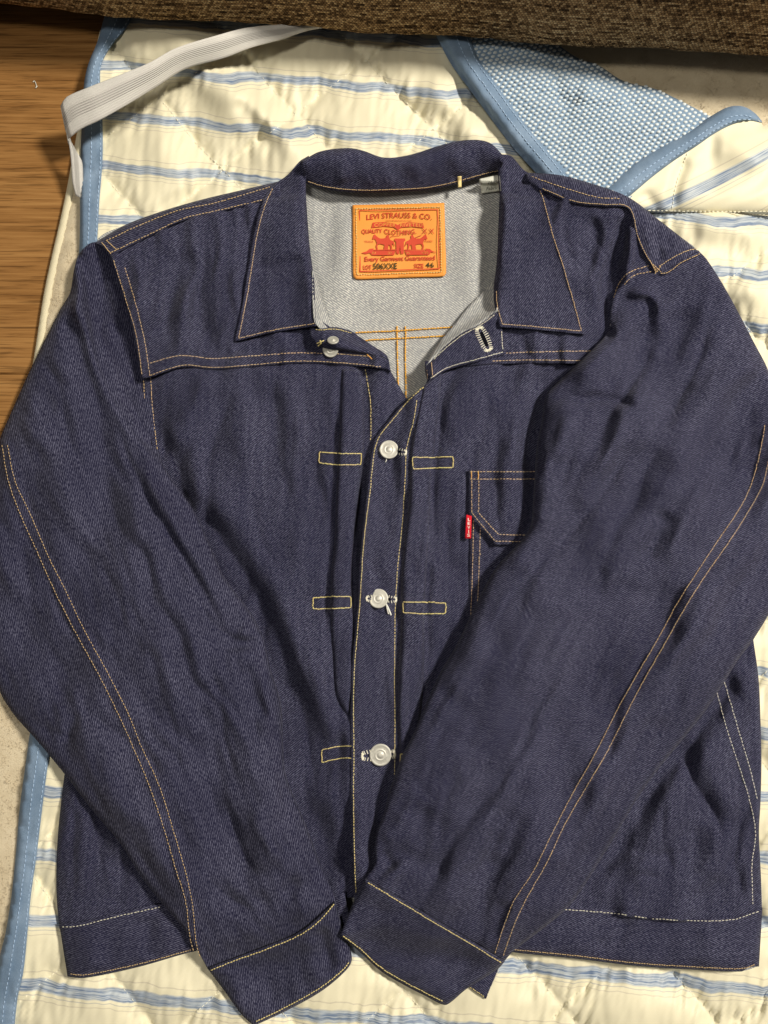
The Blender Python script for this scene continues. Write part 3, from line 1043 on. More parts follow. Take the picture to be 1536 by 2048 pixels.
def Bz(px, py):
    d1 = np.minimum(pdist(px, py, sideL)[0], pdist(px, py, sideR)[0])
    dt = pdist(px, py, sideT)[0]; db = pdist(px, py, hemL)[0]
    p = np.minimum(np.minimum(prof(d1, 75), prof(dt, 60)), .35 + .65 * prof(db, 60))
    return samp(JF, px, py) + .004 + .012 * p + .0018 * noise(px / 190, py / 260, 101)


# back, seen from the inside through the neck
FL0 = blur(FL, 40)
def back_z(px, py):
    return np.maximum(samp(FL0, px, py) + .0022 + .0016 * noise(px / 120, py / 90, 103) + folds_z(px, py, [
        ([(700, 400), (690, 500), (680, 620)], 2.0, 28), ([(930, 400), (950, 500), (940, 620)], 2.5, 30), ([(960, 450), (975, 520), (960, 600)], -2, 16),
        ([(640, 380), (655, 450), (650, 560)], -2.0, 18), ([(720, 600), (800, 610), (900, 600)], 1.2, 14)]), samp(FL, px, py) + .0012)
back = sheet('back_panel', BODY, back_z, M_INNER, jacket, s=7, twill=-34, warp=90, label='pale grey reverse side of the denim back with golden seams')
for p_ in ([(711, 665), (800, 661), (906, 654)], [(725, 681), (810, 676), (900, 671)]):
    stitch(p_, back_z, M_GOLD, back.obj, gap=5.6, ln=5.2, wd=3.0)
for p_ in ([(794, 652), (795, 720), (797, 790)], [(811, 652), (811, 720), (812, 800)]):
    stitch(p_, back_z, M_GOLD, back.obj, gap=5.6, ln=5.2, wd=3.0)

# ---- front on the picture's left
FRONT_A = [(286, 722, 1), (290, 800), (296, 860), (305, 920), (240, 1000), (195, 1150), (150, 1400), (129, 1548), (117, 1654), (113, 1724), (113, 1790), (119, 1858, 1),
           (234, 1836), (320, 1816), (500, 1806), (664, 1796), (775, 1795, 1), (775, 1500), (785, 1200), (800, 900), (813, 797, 1), (782, 743), (770, 716, 1), (600, 700), (430, 705)]
FA_F = [([(470, 770), (440, 850), (410, 930)], -1.8, 7, 'c'), ([(590, 780), (582, 900), (570, 1010)], -1.4, 7, 'c'), ([(500, 980), (520, 1070), (560, 1150)], -1.8, 7, 'c'), ([(620, 1130), (600, 1220), (610, 1320), (640, 1400)], -2.0, 7, 'c'), ([(590, 1380), (615, 1470), (628, 1560)], -2.0, 7, 'c'), ([(190, 1620), (196, 1700), (215, 1790)], -1.8, 7, 'c'), ([(150, 1600), (146, 1700), (150, 1800)], -1.4, 7, 'c'), ([(380, 900), (412, 965), (462, 1040), (497, 1100), (532, 1160), (582, 1230), (612, 1300), (632, 1400), (640, 1500)], 3.6, 26), ([(250, 560), (292, 720), (306, 860), (350, 965), (400, 1040), (435, 1100), (470, 1160), (520, 1230), (550, 1300), (575, 1400), (580, 1490), (600, 1600), (650, 1720)], -11, 20), ([(676, 742), (672, 842), (664, 976), (660, 1081), (653, 1160), (652, 1245), (660, 1330)], -2.6, 4, 'c'), ([(428, 740), (404, 800), (374, 850), (335, 905)], 5, 22, 's', 34), ([(455, 760), (425, 840), (380, 920), (350, 985)], -4.5, 24),
        ([(500, 830), (480, 920), (450, 1010), (430, 1080)], 3.5, 30), ([(560, 760), (545, 860), (540, 1000)], -2.5, 28),
        ([(610, 1040), (600, 1120), (585, 1200)], 3, 22), ([(640, 940), (635, 1040), (615, 1120)], -2.5, 18),
        ([(420, 1010), (455, 1090), (500, 1160), (540, 1230)], -4, 26), ([(520, 1120), (560, 1200), (590, 1300), (600, 1400)], 3.5, 24),
        ([(560, 1290), (600, 1380), (625, 1480), (640, 1600)], -5, 26), ([(600, 1310), (640, 1400), (670, 1460), (700, 1440)], 4, 18),
        ([(668, 1250), (672, 1340), (680, 1400), (702, 1430)], -3.5, 9, 'c'), ([(680, 1430), (680, 1500), (685, 1600), (690, 1720)], -2.5, 10),
        ([(620, 1600), (645, 1680), (660, 1760)], -5, 22), ([(725, 960), (719, 1030), (712, 1080)], -4, 10),
        ([(172, 1590), (166, 1680), (160, 1800)], 2.5, 14), ([(255, 1700), (235, 1770), (220, 1820)], -3, 14), ([(200, 1620), (215, 1700), (250, 1760)], -2, 16),
        ([(480, 745), (520, 800), (600, 830)], -1.5, 20), ([(640, 730), (650, 800), (655, 880)], 1.5, 16)]
def fa_z(px, py):
    z = Bz(px, py) + folds_z(px, py, FA_F) + .0100 * crumple(px, py, 84, 260, 72, 105) + .0008 * anoise(px, py, 70, 50, 14, 109)
    z = z - .008 * sstep(px, 705, 735)
    return np.maximum(z, samp(FL_b, px, py) + .0012)
FL_b = FL.copy()
fa = sheet('front_panel', FRONT_A, fa_z, M_DENIM, jacket, s=5.5, twill=38, under=[(.6, .0018), (2, .006)])
# inverted pleat strip
PL_A = [(684, 738, 1), (681, 800), (680, 842), (673, 976), (669, 1081), (662, 1152), (662, 1245), (668, 1320), (675, 1395), (698, 1432, 1), (708, 1340), (708, 1250), (704, 1169), (706, 1099), (715, 1029), (724, 941),
        (729, 870), (727, 800), (720, 740, 1)]
FLa = blur(FL, 12)
def pla_z(px, py):
    D = pdist(px, py, curve(PL_A, True, 12), True)[0]
    return np.maximum(samp(FLa, px, py) + .0008, samp(FL, px, py) * 0 + fa_z(px, py) + .0004) + .0048 * prof(D, 12) + .0004 * anoise(px, py, 85, 60, 10, 107)
pa = sheet('pleat', PL_A, pla_z, M_DENIM, jacket, s=4.5, thick=.005, twill=38)
stitch([(731, 738), (736, 770), (741, 805), (742, 850), (741, 880)], fa_z, M_YEL, jacket, lift=.0004)

# ---- front on the picture's right, buttoned over it
FRONT_B = [(849, 722, 1), (853, 764), (811, 802), (789, 828), (757, 867), (746, 891), (739, 941), (736, 976), (729, 1029), (723, 1081), (718, 1152), (715, 1204), (711, 1250),
           (704, 1338), (702, 1426), (703, 1496), (702, 1602), (706, 1742), (708, 1796, 1), (900, 1806), (1132, 1822), (1231, 1830), (1314, 1841), (1459, 1843), (1524, 1824, 1), (1521, 1731),
           (1518, 1665), (1521, 1607), (1523, 1524), (1521, 1438), (1517, 1355), (1505, 1270), (1480, 1100), (1400, 950), (1300, 820), (1240, 705, 1), (1018, 700), (893, 722)]
FB_F = [([(960, 750), (975, 830), (950, 910)], -1.6, 7, 'c'), ([(905, 940), (895, 1050), (900, 1150)], -1.4, 7, 'c'), ([(1365, 1480), (1385, 1560), (1430, 1630), (1450, 1700)], -2.4, 7, 'c'), ([(1330, 1600), (1325, 1680), (1350, 1750)], -2.0, 7, 'c'), ([(1250, 1700), (1320, 1712), (1380, 1700)], -1.8, 6, 'c'), ([(1470, 1500), (1482, 1600), (1470, 1700), (1430, 1770)], -2.0, 7, 'c'), ([(1210, 1780), (1270, 1750), (1330, 1760)], -1.8, 6, 'c'), ([(1200, 620), (1150, 740), (1092, 800), (1074, 900), (1056, 1060), (985, 1135), (930, 1240), (870, 1350), (830, 1440), (790, 1530), (765, 1600), (740, 1750)], -7, 24), ([(1530, 1240), (1420, 1420), (1318, 1550), (1240, 1680), (1160, 1800)], -8, 18), ([(1480, 1440), (1380, 1570), (1300, 1690), (1240, 1800)], 3, 24), ([(888, 745), (884, 810), (876, 890), (868, 950), (866, 1030), (861, 1116), (855, 1240), (855, 1330), (846, 1440)], -2.6, 4, 'c'), ([(836, 800), (820, 880), (815, 976), (808, 1046), (798, 1152), (796, 1250), (792, 1384), (794, 1520)], -2.4, 6), ([(1350, 1440), (1372, 1530), (1420, 1615), (1470, 1690)], -3.6, 26), ([(1385, 1440), (1425, 1560), (1475, 1650)], 3.5, 22), ([(1330, 1555), (1340, 1640), (1320, 1720)], 3, 28),
        ([(1392, 1640), (1390, 1700), (1384, 1765)], -2.6, 18), ([(1210, 1690), (1300, 1704), (1390, 1690)], -2.2, 18), ([(1492, 1600), (1486, 1710), (1455, 1768), (1390, 1786), (1310, 1792)], -2.6, 18),
        ([(1420, 1630), (1440, 1700), (1430, 1770)], 3.5, 22), ([(1400, 1715), (1405, 1760), (1380, 1790)], 2, 12), ([(1230, 1735), (1260, 1775), (1268, 1820)], -2.2, 16), ([(1180, 1795), (1260, 1740), (1340, 1725)], 2.5, 22),
        ([(1360, 1450), (1352, 1500), (1360, 1570)], 3, 16),
        ([(945, 735), (985, 760), (1040, 790), (1060, 900)], -2.5, 30), ([(900, 860), (905, 960), (895, 1080)], 2, 26), ([(915, 1100), (910, 1200), (890, 1290)], -3, 22),
        ([(860, 1250), (850, 1330), (838, 1420)], -2.5, 9), ([(1070, 730), (1060, 830), (1030, 900)], -4, 34)]
def fb_z2(px, py):
    dl = pdist(px, py, curve(FRONT_B[1:19], step=12))[0]
    z = Bz(px, py) + .0026 + folds_z(px, py, FB_F) + .0100 * crumple(px, py, 88, 260, 72, 114) + .0008 * anoise(px, py, 75, 50, 14, 112)
    z = z + .0018 * np.exp(-(dl / 30)**2) * (1 + .8 * noise(px / 60, py / 75, 113))
    z = z + .002 * (1 - sstep(py, 800, 900)) * (1 - sstep(px, 820, 900))
    return np.maximum(z, samp(FL_c, px, py) + .0018)
FL_c = FL.copy()
fb = sheet('front_panel', FRONT_B, fb_z2, M_DENIM, jacket, s=5.5, thick=.0022, twill=38)
PL_B = [(836, 830), (822, 905), (820, 976), (813, 1046), (803, 1152), (802, 1250), (796, 1384), (799, 1520, 1), (820, 1500), (841, 1433), (848, 1320), (848, 1240), (854, 1116), (859, 1029), (861, 948), (869, 888), (878, 807), (884, 742, 1), (848, 772, 1)]
FLa2 = blur(FL, 12)
def plb_z(px, py):
    D = pdist(px, py, curve(PL_B, True, 12), True)[0]
    return fb_z2(px, py) + .0006 + .0048 * prof(D, 12) + .0004 * anoise(px, py, 85, 60, 10, 117)
pb = sheet('pleat', PL_B, plb_z, M_DENIM, jacket, s=4.5, thick=.005, twill=38)
EDGE_B = [(856, 766), (815, 803), (793, 830), (762, 868), (751, 893), (744, 941), (741, 976), (734, 1029), (728, 1081), (723, 1152), (720, 1204), (716, 1250), (709, 1338), (707, 1426), (708, 1496), (707, 1602), (710, 1742), (712, 1785)]
stitch(EDGE_B, fb_z2, M_YEL, fb.obj, gap=6.0, ln=4.6, wd=2.0)
stitch([(834, 800), (827, 842), (813, 898), (811, 941), (808, 997), (803, 1064), (796, 1127), (792, 1187), (790, 1250), (789, 1355), (790, 1461), (789, 1549)], fb_z2, M_YEL, fb.obj, gap=6.4, ln=4.6, wd=1.9)

# ---- waistbands
WB_A = [(118, 1846, 1), (156, 1845), (234, 1826), (320, 1808), (500, 1796), (664, 1786), (690, 1786, 1), (690, 1862), (500, 1878), (383, 1904), (273, 1935), (168, 1956), (135, 1953, 1)]
WB_B = [(708, 1786, 1), (900, 1796), (1132, 1813), (1231, 1821), (1314, 1832), (1459, 1835), (1525, 1815, 1), (1518, 1933, 1), (1496, 1935), (1484, 1943), (1397, 1940), (1273, 1932), (1148, 1917), (1028, 1905), (860, 1880), (708, 1862, 1)]
FL_w = FL.copy()
def wb_z(px, py):
    z = Bz(px, py) + .0032 + .0012 * anoise(px, py, 80, 60, 30, 121) + folds_z(px, py, [([(1258, 1830), (1240, 1870), (1190, 1905)], -3, 14), ([(290, 1830), (300, 1880), (290, 1920)], -2.5, 16),
         ([(180, 1850), (185, 1900), (190, 1945)], 2, 18), ([(1400, 1840), (1410, 1890), (1400, 1935)], 1.5, 25)])
    return np.maximum(z, samp(FL_w, px, py) + .0012)
wa = sheet('waistband', WB_A, wb_z, M_DENIM, jacket, s=5.5, thick=.004, twill=-20, warp=0)
wb = sheet('waistband', WB_B, wb_z, M_DENIM, jacket, s=5.5, thick=.004, twill=-25, warp=0)
stitch([(124, 1854), (156, 1852), (234, 1833), (322, 1814)], wb_z, M_PALE, wa.obj, gap=7, lift=.0007)
stitch([(140, 1948), (168, 1950), (273, 1929), (385, 1899)], wb_z, M_TAN, wa.obj, gap=5, ln=4, lift=.0007)
stitch([(1130, 1819), (1231, 1827), (1314, 1838), (1459, 1840), (1520, 1822)], wb_z, M_PALE, wb.obj, gap=7, lift=.0007)
stitch([(1024, 1899), (1148, 1911), (1273, 1926), (1397, 1934), (1484, 1937), (1512, 1928)], wb_z, M_TAN, wb.obj, gap=5, ln=4, lift=.0007)
for p_ in ([(1434, 1384), (1455, 1462), (1480, 1537), (1500, 1603), (1511, 1665), (1504, 1731), (1506, 1808)], [(1449, 1364), (1480, 1470), (1500, 1537), (1515, 1600)]):
    stitch(p_, fb_z2, M_PALE, fb.obj, gap=7.2)

# ---- pocket with flap and woven tab
POCKET = [(940, 1010, 1), (939, 1240), (945, 1330), (1110, 1330, 1), (1110, 1010, 1)]
po_z = lambda px, py: fb_z2(px, py) + .0011 + .0004 * noise(px / 30, py / 30, 131)
pk = sheet('pocket', POCKET, po_z, M_DENIM, jacket, s=6, thick=.0014, twill=30)
for x_ in (0, 14):
    stitch([(947 + x_, 1040), (945 + x_ * .93, 1140), (941 + x_ * .9, 1240)], po_z, M_TAN, pk.obj)
FLAP_P = [(938, 939, 1), (1120, 940, 1), (1120, 1089, 1), (1041, 1089), (990, 1090, 1), (938, 1029, 1)]
def pf_z(px, py):
    return fb_z2(px, py) + .0040 + .0022 * sstep(py, 1000, 1090) + .0006 * noise(px / 40, py / 30, 133)
pf = sheet('pocket_flap', FLAP_P, pf_z, M_DENIM, jacket, s=5, thick=.002, twill=36)
stitch([(943.5, 941), (943.5, 1025, 1), (990, 1082, 1), (1041, 1083), (1100, 1083)], pf_z, M_TAN, pf.obj)
stitch([(957.5, 941), (957.5, 1026, 1), (997, 1069, 1), (1053, 1070), (1100, 1070)], pf_z, M_TAN, pf.obj)
stitch([(940, 943.5), (1100, 943.5)], pf_z, M_TAN, pf.obj)
stitch([(940, 958), (1100, 958)], pf_z, M_TAN, pf.obj)
stitch([(943, 942), (943, 958)], pf_z, M_GOLD, pf.obj, gap=3, ln=4); stitch([(957, 942), (957, 958)], pf_z, M_GOLD, pf.obj, gap=3, ln=4)
tab_z = lambda px, py: fb_z2(px, py) + .0052 + .0010 * np.sin((py - 1030) / 47 * 3.1)
tab = sheet('woven_tab', [(932.5, 1029, 1), (943.5, 1032, 1), (942, 1077, 1), (930, 1077, 1)], tab_z, M_TAB, jacket, s=3, thick=.0012)
let = []
for i, ch in enumerate("LEVIS"):
    y0_ = 1036 + i * 7.9
    x_ = 941 - i * .35
    w_ = 2.6 if ch != 'I' else .6
    let.append(fit_text(ch, x_ - w_ - 2.6, x_ + w_ - 2.6, y0_, y0_ + 5.8))
let.append((np.array([(937.3, 1065.2), (938.5, 1065.2), (938.0, 1067.2)]), [(0, 1, 2)]))
V, F = join(let)
thin('tab_lettering', V, F, tab_z, .0004, M_WHITE, tab.obj)

# ---- bar-tack boxes across the pleats
def box_stitch(pts, zf, par):
    pts = [tuple(p) + (1,) for p in pts]
    stitch(pts + [pts[0]], zf, M_YEL, par, gap=4.6, ln=4.4, wd=2.2, jit=.35, lift=.0005, name='bar_tack_stitching')
def pa_top(px, py): return np.where(inside(px, py, pa.poly), pla_z(px, py), fa_z(px, py) + .0004)
def pb_top(px, py): return np.where(inside(px, py, pb.poly), plb_z(px, py), fb_z2(px, py) + .0004)
box_stitch([(639, 904), (680, 907), (723, 907), (722, 929), (680, 930), (638, 926)], pa_top, jacket)
box_stitch([(626, 1196), (665, 1193), (702, 1193), (702, 1215), (665, 1217), (626, 1218)], pa_top, jacket)
stitch([(704, 1492), (676, 1493), (643, 1500, 1), (644, 1525, 1), (680, 1517), (704, 1516)], fa_z, M_YEL, jacket, gap=4.6, ln=4.4, wd=2.2, lift=.0005, name='bar_tack_stitching')
box_stitch([(825, 914), (866, 915), (906, 913), (907, 935), (866, 936), (826, 938)], pb_top, jacket)
box_stitch([(806, 1204), (850, 1204), (892, 1206), (891, 1227), (850, 1228), (806, 1225)], pb_top, jacket)
stitch([(810, 1508), (801, 1508, 1), (800, 1530)], pb_top, M_YEL, jacket, gap=4.6, ln=4.4, wd=2.2, lift=.0006, name='bar_tack_stitching')

# ---- yokes
YOKE_A = [(222, 512, 1), (300, 470), (370, 437), (440, 420), (530, 395), (600, 360, 1), (640, 640, 1), (700, 680), (778, 722, 1), (782, 744, 1), (768, 738), (700, 731), (600, 726), (500, 734), (425, 739), (370, 734), (330, 744), (300, 755), (284, 757, 1), (270, 680), (250, 600)]
YA_F = [([(366, 480), (358, 540), (338, 610), (306, 690)], -4, 14), ([(395, 490), (392, 560), (402, 640), (420, 710)], -5, 15), ([(380, 470), (376, 560), (370, 660)], 3.5, 22),
        ([(440, 450), (450, 560), (450, 680)], 3, 30), ([(260, 560), (300, 620), (320, 700)], 1.5, 18), ([(415, 700), (440, 712), (500, 706)], -2, 12)]
FL_ya = FL.copy()
def ya_z(px, py):
    return np.maximum(samp(FL_ya, px, py) + .0010, Bz(px, py) + .0012 + np.maximum(folds_z(px, py, YA_F), -.006) + .0060 * crumple(px, py, 80, 110, 34, 145) + .0004 * anoise(px, py, 60, 40, 10, 142))
ya = sheet('yoke', YOKE_A, ya_z, M_DENIM, jacket, s=5.5, twill=36, under=[(.6, .002), (2, .008)])
YOKE_B = [(1000, 370, 1), (1088, 372), (1148, 396), (1208, 404), (1255, 407), (1275, 440), (1282, 485), (1322, 545, 1), (1300, 552), (1262, 562), (1240, 585), (1232, 640), (1240, 690), (1250, 726, 1), (1158, 727), (1048, 727), (960, 730), (893, 742), (856, 766, 1), (849, 740, 1), (893, 690), (990, 620, 1)]
YB_F = [([(1257, 425), (1246, 465), (1222, 531), (1212, 580), (1216, 660)], -11, 15), ([(1228, 440), (1212, 500), (1192, 558), (1204, 610), (1210, 660)], 5, 14), ([(1196, 430), (1182, 500), (1172, 560)], -5, 16),
        ([(1150, 430), (1155, 500), (1160, 600)], 3, 24), ([(1262, 440), (1255, 500), (1238, 555)], 5, 10), ([(1160, 690), (1200, 690), (1240, 700)], -3, 16)]
FL_y = FL.copy()
def yb_z(px, py):
    return np.maximum(Bz(px, py) + .0038 + folds_z(px, py, YB_F) + .0060 * crumple(px, py, 95, 110, 34, 146) + .0004 * anoise(px, py, 60, 40, 10, 144), samp(FL_y, px, py) + .0010)
yb = sheet('yoke', YOKE_B, yb_z, M_DENIM, jacket, s=5, thick=.003, twill=40)
for p_, w_ in (([(300, 751), (330, 740), (370, 730), (425, 735), (500, 730), (600, 722), (700, 727), (766, 734)], 0), ([(300, 726), (360, 711), (425, 717), (500, 712), (590, 706), (680, 708), (740, 713)], 0),
               ([(250, 535), (272, 610), (290, 685), (300, 752)], 0), ([(227, 520), (252, 600), (272, 668), (284, 750)], 0)):
    stitch(p_, ya_z, M_TAN, ya.obj)
for p_ in ([(1012, 706), (1100, 703), (1178, 702), (1230, 702)], [(985, 722), (1048, 720), (1158, 721), (1240, 721)], [(1298, 531), (1258, 545), (1238, 567), (1226, 600)], [(1303, 543), (1268, 551), (1247, 572), (1236, 600)]):
    stitch(p_, yb_z, M_TAN, yb.obj)
for p_ in ([(287, 760), (291, 825), (298, 890)], [(301, 755), (306, 825), (314, 895), (320, 940)]):
    stitch(p_, fa_z, M_TAN, fa.obj)

# shoulder strips: the back wrapping over to the front
SH_A = [(188, 486, 1), (250, 450), (325, 422), (400, 400), (475, 382), (560, 362, 1), (560, 392, 1), (530, 402), (440, 424), (370, 440), (300, 472), (222, 512, 1), (205, 494)]
SH_B = [(1050, 345, 1), (1118, 350), (1193, 370), (1258, 395), (1318, 440), (1363, 475), (1396, 502, 1), (1362, 522), (1316, 549, 1), (1289, 511), (1271, 470), (1262, 428), (1250, 414), (1208, 413), (1148, 407), (1088, 383), (1055, 362, 1)]
tA = curve(SH_A[:6], step=10); tB = curve(SH_B[:7], step=10)
def sha_z(px, py):
    d = pdist(px, py, tA)[0]
    return np.maximum(samp(JF, px, py) + .004 + .014 * prof(d, 42), samp(FLs1, px, py) + .0012) + .0006 * anoise(px, py, 25, 80, 16, 151)
def shb_z(px, py):
    d = pdist(px, py, tB)[0]
    z = samp(JF, px, py) + .005 + .016 * prof(d, 48) + folds_z(px, py, [([(1300, 450), (1315, 490), (1320, 530)], -2.5, 8), ([(1325, 470), (1345, 500)], -2, 8), ([(1290, 440), (1300, 480), (1305, 520)], 2, 8)])
    return np.maximum(z, samp(FLs1, px, py) + .0012) + .0006 * anoise(px, py, -30, 80, 16, 152)
FLs1 = blur(FL, 8)
sha = sheet('shoulder_strip', SH_A, sha_z, M_DENIM, jacket, s=4.5, thick=.003, twill=20)
shb = sheet('shoulder_strip', SH_B, shb_z, M_DENIM, jacket, s=4.5, thick=.003, twill=75)
stitch([(212, 482), (280, 450), (360, 420), (425, 407), (540, 374)], sha_z, M_TAN, sha.obj, lift=.0008)
stitch([(222, 505), (300, 468), (370, 436), (440, 420), (540, 396)], sha_z, M_TAN, sha.obj, lift=.0008)
stitch([(203, 484), (222, 508)], sha_z, M_TAN, sha.obj, gap=3, ln=4); stitch([(212, 480), (234, 500)], sha_z, M_TAN, sha.obj, gap=3, ln=4)
stitch([(1063, 353), (1118, 372), (1193, 394), (1243, 397)], shb_z, M_TAN, shb.obj)
stitch([(1085, 377), (1148, 402), (1208, 409), (1252, 411), (1266, 428), (1275, 470), (1293, 511), (1316, 545)], shb_z, M_TAN, shb.obj, gap=4.5, ln=3.6)
for p_ in ([(1393, 497), (1370, 503), (1353, 511), (1318, 533)], [(1400, 508), (1363, 525), (1335, 545), (1318, 547)], [(1300, 520), (1312, 545)], [(1306, 528), (1322, 544)], [(1310, 548), (1322, 532)]):
    stitch(p_, shb_z, M_TAN, shb.obj, gap=5, ln=4.2, lift=.0006)

# ---- sleeve on the picture's left
tubeA = curve([(150, 520), (140, 585), (120, 620), (65, 730), (20, 830), (0, 878), (-14, 950), (-32, 1060), (-40, 1170), (-28, 1300), (0, 1384), (27, 1428), (78, 1486), (129, 1548), (184, 1619), (242, 1689), (281, 1751),
               (324, 1806), (375, 1869), (414, 1935), (532, 1894), (605, 1862), (672, 1800), (668, 1790), (640, 1725), (612, 1650), (592, 1602), (572, 1550), (566, 1486), (562, 1408), (539, 1330), (527, 1275), (500, 1224),
               (449, 1154), (422, 1095), (390, 1025), (336, 947), (300, 895), (262, 845), (222, 770), (193, 690), (182, 620), (172, 550)], True, 12)
endA = curve([(405, 1940), (532, 1896), (605, 1864), (680, 1806)], step=14)
SA_F = [([(236, 860), (262, 930), (300, 1010), (318, 1070)], -2.4, 7, 'c'), ([(120, 780), (135, 870), (170, 960)], -2.0, 8, 'c'), ([(330, 1150), (372, 1210), (400, 1290)], -2.0, 7, 'c'), ([(400, 1215), (440, 1262), (500, 1290)], -2.6, 7, 'c'), ([(470, 1300), (486, 1370), (508, 1440), (514, 1520)], -2.4, 7, 'c'),
        ([(410, 1330), (440, 1400), (450, 1480), (470, 1560)], -2.2, 7, 'c'), ([(452, 1600), (480, 1690), (520, 1760)], -2.4, 7, 'c'), ([(560, 1560), (575, 1640), (605, 1710)], -2.2, 6, 'c'), ([(330, 1400), (352, 1470), (356, 1560)], -1.8, 7, 'c'), ([(190, 1120), (230, 1180), (250, 1260)], -1.8, 8, 'c'),
        ([(90, 1120), (112, 1210), (160, 1290)], -1.8, 8, 'c'), ([(420, 1760), (460, 1800), (530, 1830)], -2.0, 7, 'c'), ([(160, 620), (176, 700), (206, 780), (250, 850)], -2.4, 7, 'c'), ([(152, 520), (150, 565), (160, 625), (178, 685), (198, 735), (228, 795), (265, 850), (300, 905)], 9, 14), ([(140, 590), (156, 669), (168, 766), (190, 850), (225, 940)], -8, 20),
        ([(195, 900), (215, 960), (230, 1020), (240, 1080)], -4, 20), ([(268, 925), (289, 986), (332, 1056), (375, 1127), (422, 1213), (445, 1256)], -4.5, 9, 'c'), ([(300, 960), (345, 1045), (395, 1120), (440, 1205)], 3, 14),
        ([(440, 1292), (480, 1290), (526, 1277)], -5, 10), ([(480, 1255), (500, 1268), (515, 1262)], 3, 14), ([(490, 1320), (505, 1380), (524, 1450)], -4, 12), ([(525, 1330), (540, 1400), (545, 1480)], 3, 14),
        ([(415, 1440), (420, 1530), (432, 1634), (470, 1720), (490, 1800)], -6, 24), ([(370, 1500), (385, 1600), (410, 1700), (430, 1800)], 4, 28), ([(480, 1560), (500, 1660), (530, 1760)], 4, 30),
        ([(545, 1620), (570, 1690), (600, 1740)], -4, 14), ([(150, 1420), (145, 1450), (130, 1488)], -3, 8), ([(120, 1400), (125, 1440), (115, 1470)], 2.5, 14), ([(90, 900), (100, 1000), (140, 1120)], 4, 40),
        ([(260, 1080), (320, 1120), (380, 1180)], -2.5, 24), ([(240, 1150), (290, 1240), (330, 1330)], 3, 34), ([(380, 1260), (410, 1310), (430, 1380)], 3, 22), ([(60, 1200), (90, 1300), (150, 1400)], -3, 34),
        ([(560, 1800), (600, 1770), (640, 1790)], -4, 14), ([(440, 1830), (500, 1800), (560, 1810)], -2.5, 16), ([(555, 1500), (560, 1600), (590, 1690)], 3, 16), ([(250, 1480), (300, 1560), (340, 1680)], 2, 24)]
FLt = blur(dilate(FL, 15), 40); FLn = FL.copy()
seamA1 = [(4, 890), (16, 959), (39, 1025), (74, 1103), (105, 1173), (148, 1259), (195, 1345), (234, 1423), (266, 1494), (297, 1568), (328, 1658), (352, 1740), (371, 1802), (380, 1875), (388, 1905)]
seamA2 = [(15, 890), (29, 959), (59, 1025), (94, 1107), (129, 1177), (168, 1259), (219, 1353), (258, 1431), (283, 1494), (320, 1576), (348, 1666), (371, 1744), (385, 1810), (392, 1884), (400, 1915)]
seamAm = [tuple((np.array(a) + np.array(b)) / 2) for a, b in zip(seamA1, seamA2)]
def sa_z(px, py):
    D = pdist(px, py, tubeA, True)[0]
    ins = inside(px, py, tubeA)
    de = pdist(px, py, endA)[0]
    wr = .0135 * crumple(px, py, -64, 420, 84, 166) + .0010 * anoise(px, py, -70, 60, 17, 162) + .0014 * anoise(px, py, 20, 60, 40, 163) * sstep(py, 1000, 1300)
    tube = samp(FLt, px, py) + .007 + np.where(ins, (.013 - .008 * np.exp(-(de / 100)**2)) * prof(D, 60), -.010 * sstep(D, 0, 20))
    cap = samp(JF, px, py) + .0015 + .003 * noise(px / 40, py / 60, 165)
    z = np.where(ins, np.maximum(tube, cap - .004), np.minimum(cap, cap * 0 + .032))
    bl = sstep(np.where(ins, D, -D), -16, 16)
    up_ = 1 - sstep(py, 880, 930)
    up_ = up_ * sstep(px, 135, 165)
    mixd = cap * (1 - bl) + np.maximum(tube, cap) * bl
    z = np.where(np.abs(D) < 16, mixd * up_ + tube * (1 - up_), z)
    amp = np.clip(D / 26, 0, 1) * np.where(ins, 1, .5)
    out_ok = np.clip(D / 30, .15, 1)
    z = z + folds_z(px, py, SA_F) * np.where(ins, out_ok, np.where(py < 900, .8, .2)) + wr * amp + folds_z(px, py, [(seamAm, .8, 11, 'p')])
    return np.maximum(z, np.where((py < 912) & (px > 160) & ~inside(px, py, tubeA), samp(FL_bw, px, py) + .0022, samp(FLn, px, py) + .0012))
FL_bw = dilate(FL_b, 10)
RIM = [(.6, .0018), (3, .0045), (9, .0075), (22, .0095)]
sa = sheet('sleeve', SLEEVE_A, sa_z, M_DENIM, jacket, s=5.5, twill=100, warp=118, under=RIM)
stitch(seamA1, sa_z, M_TAN, sa.obj); stitch(seamA2, sa_z, M_TAN, sa.obj)

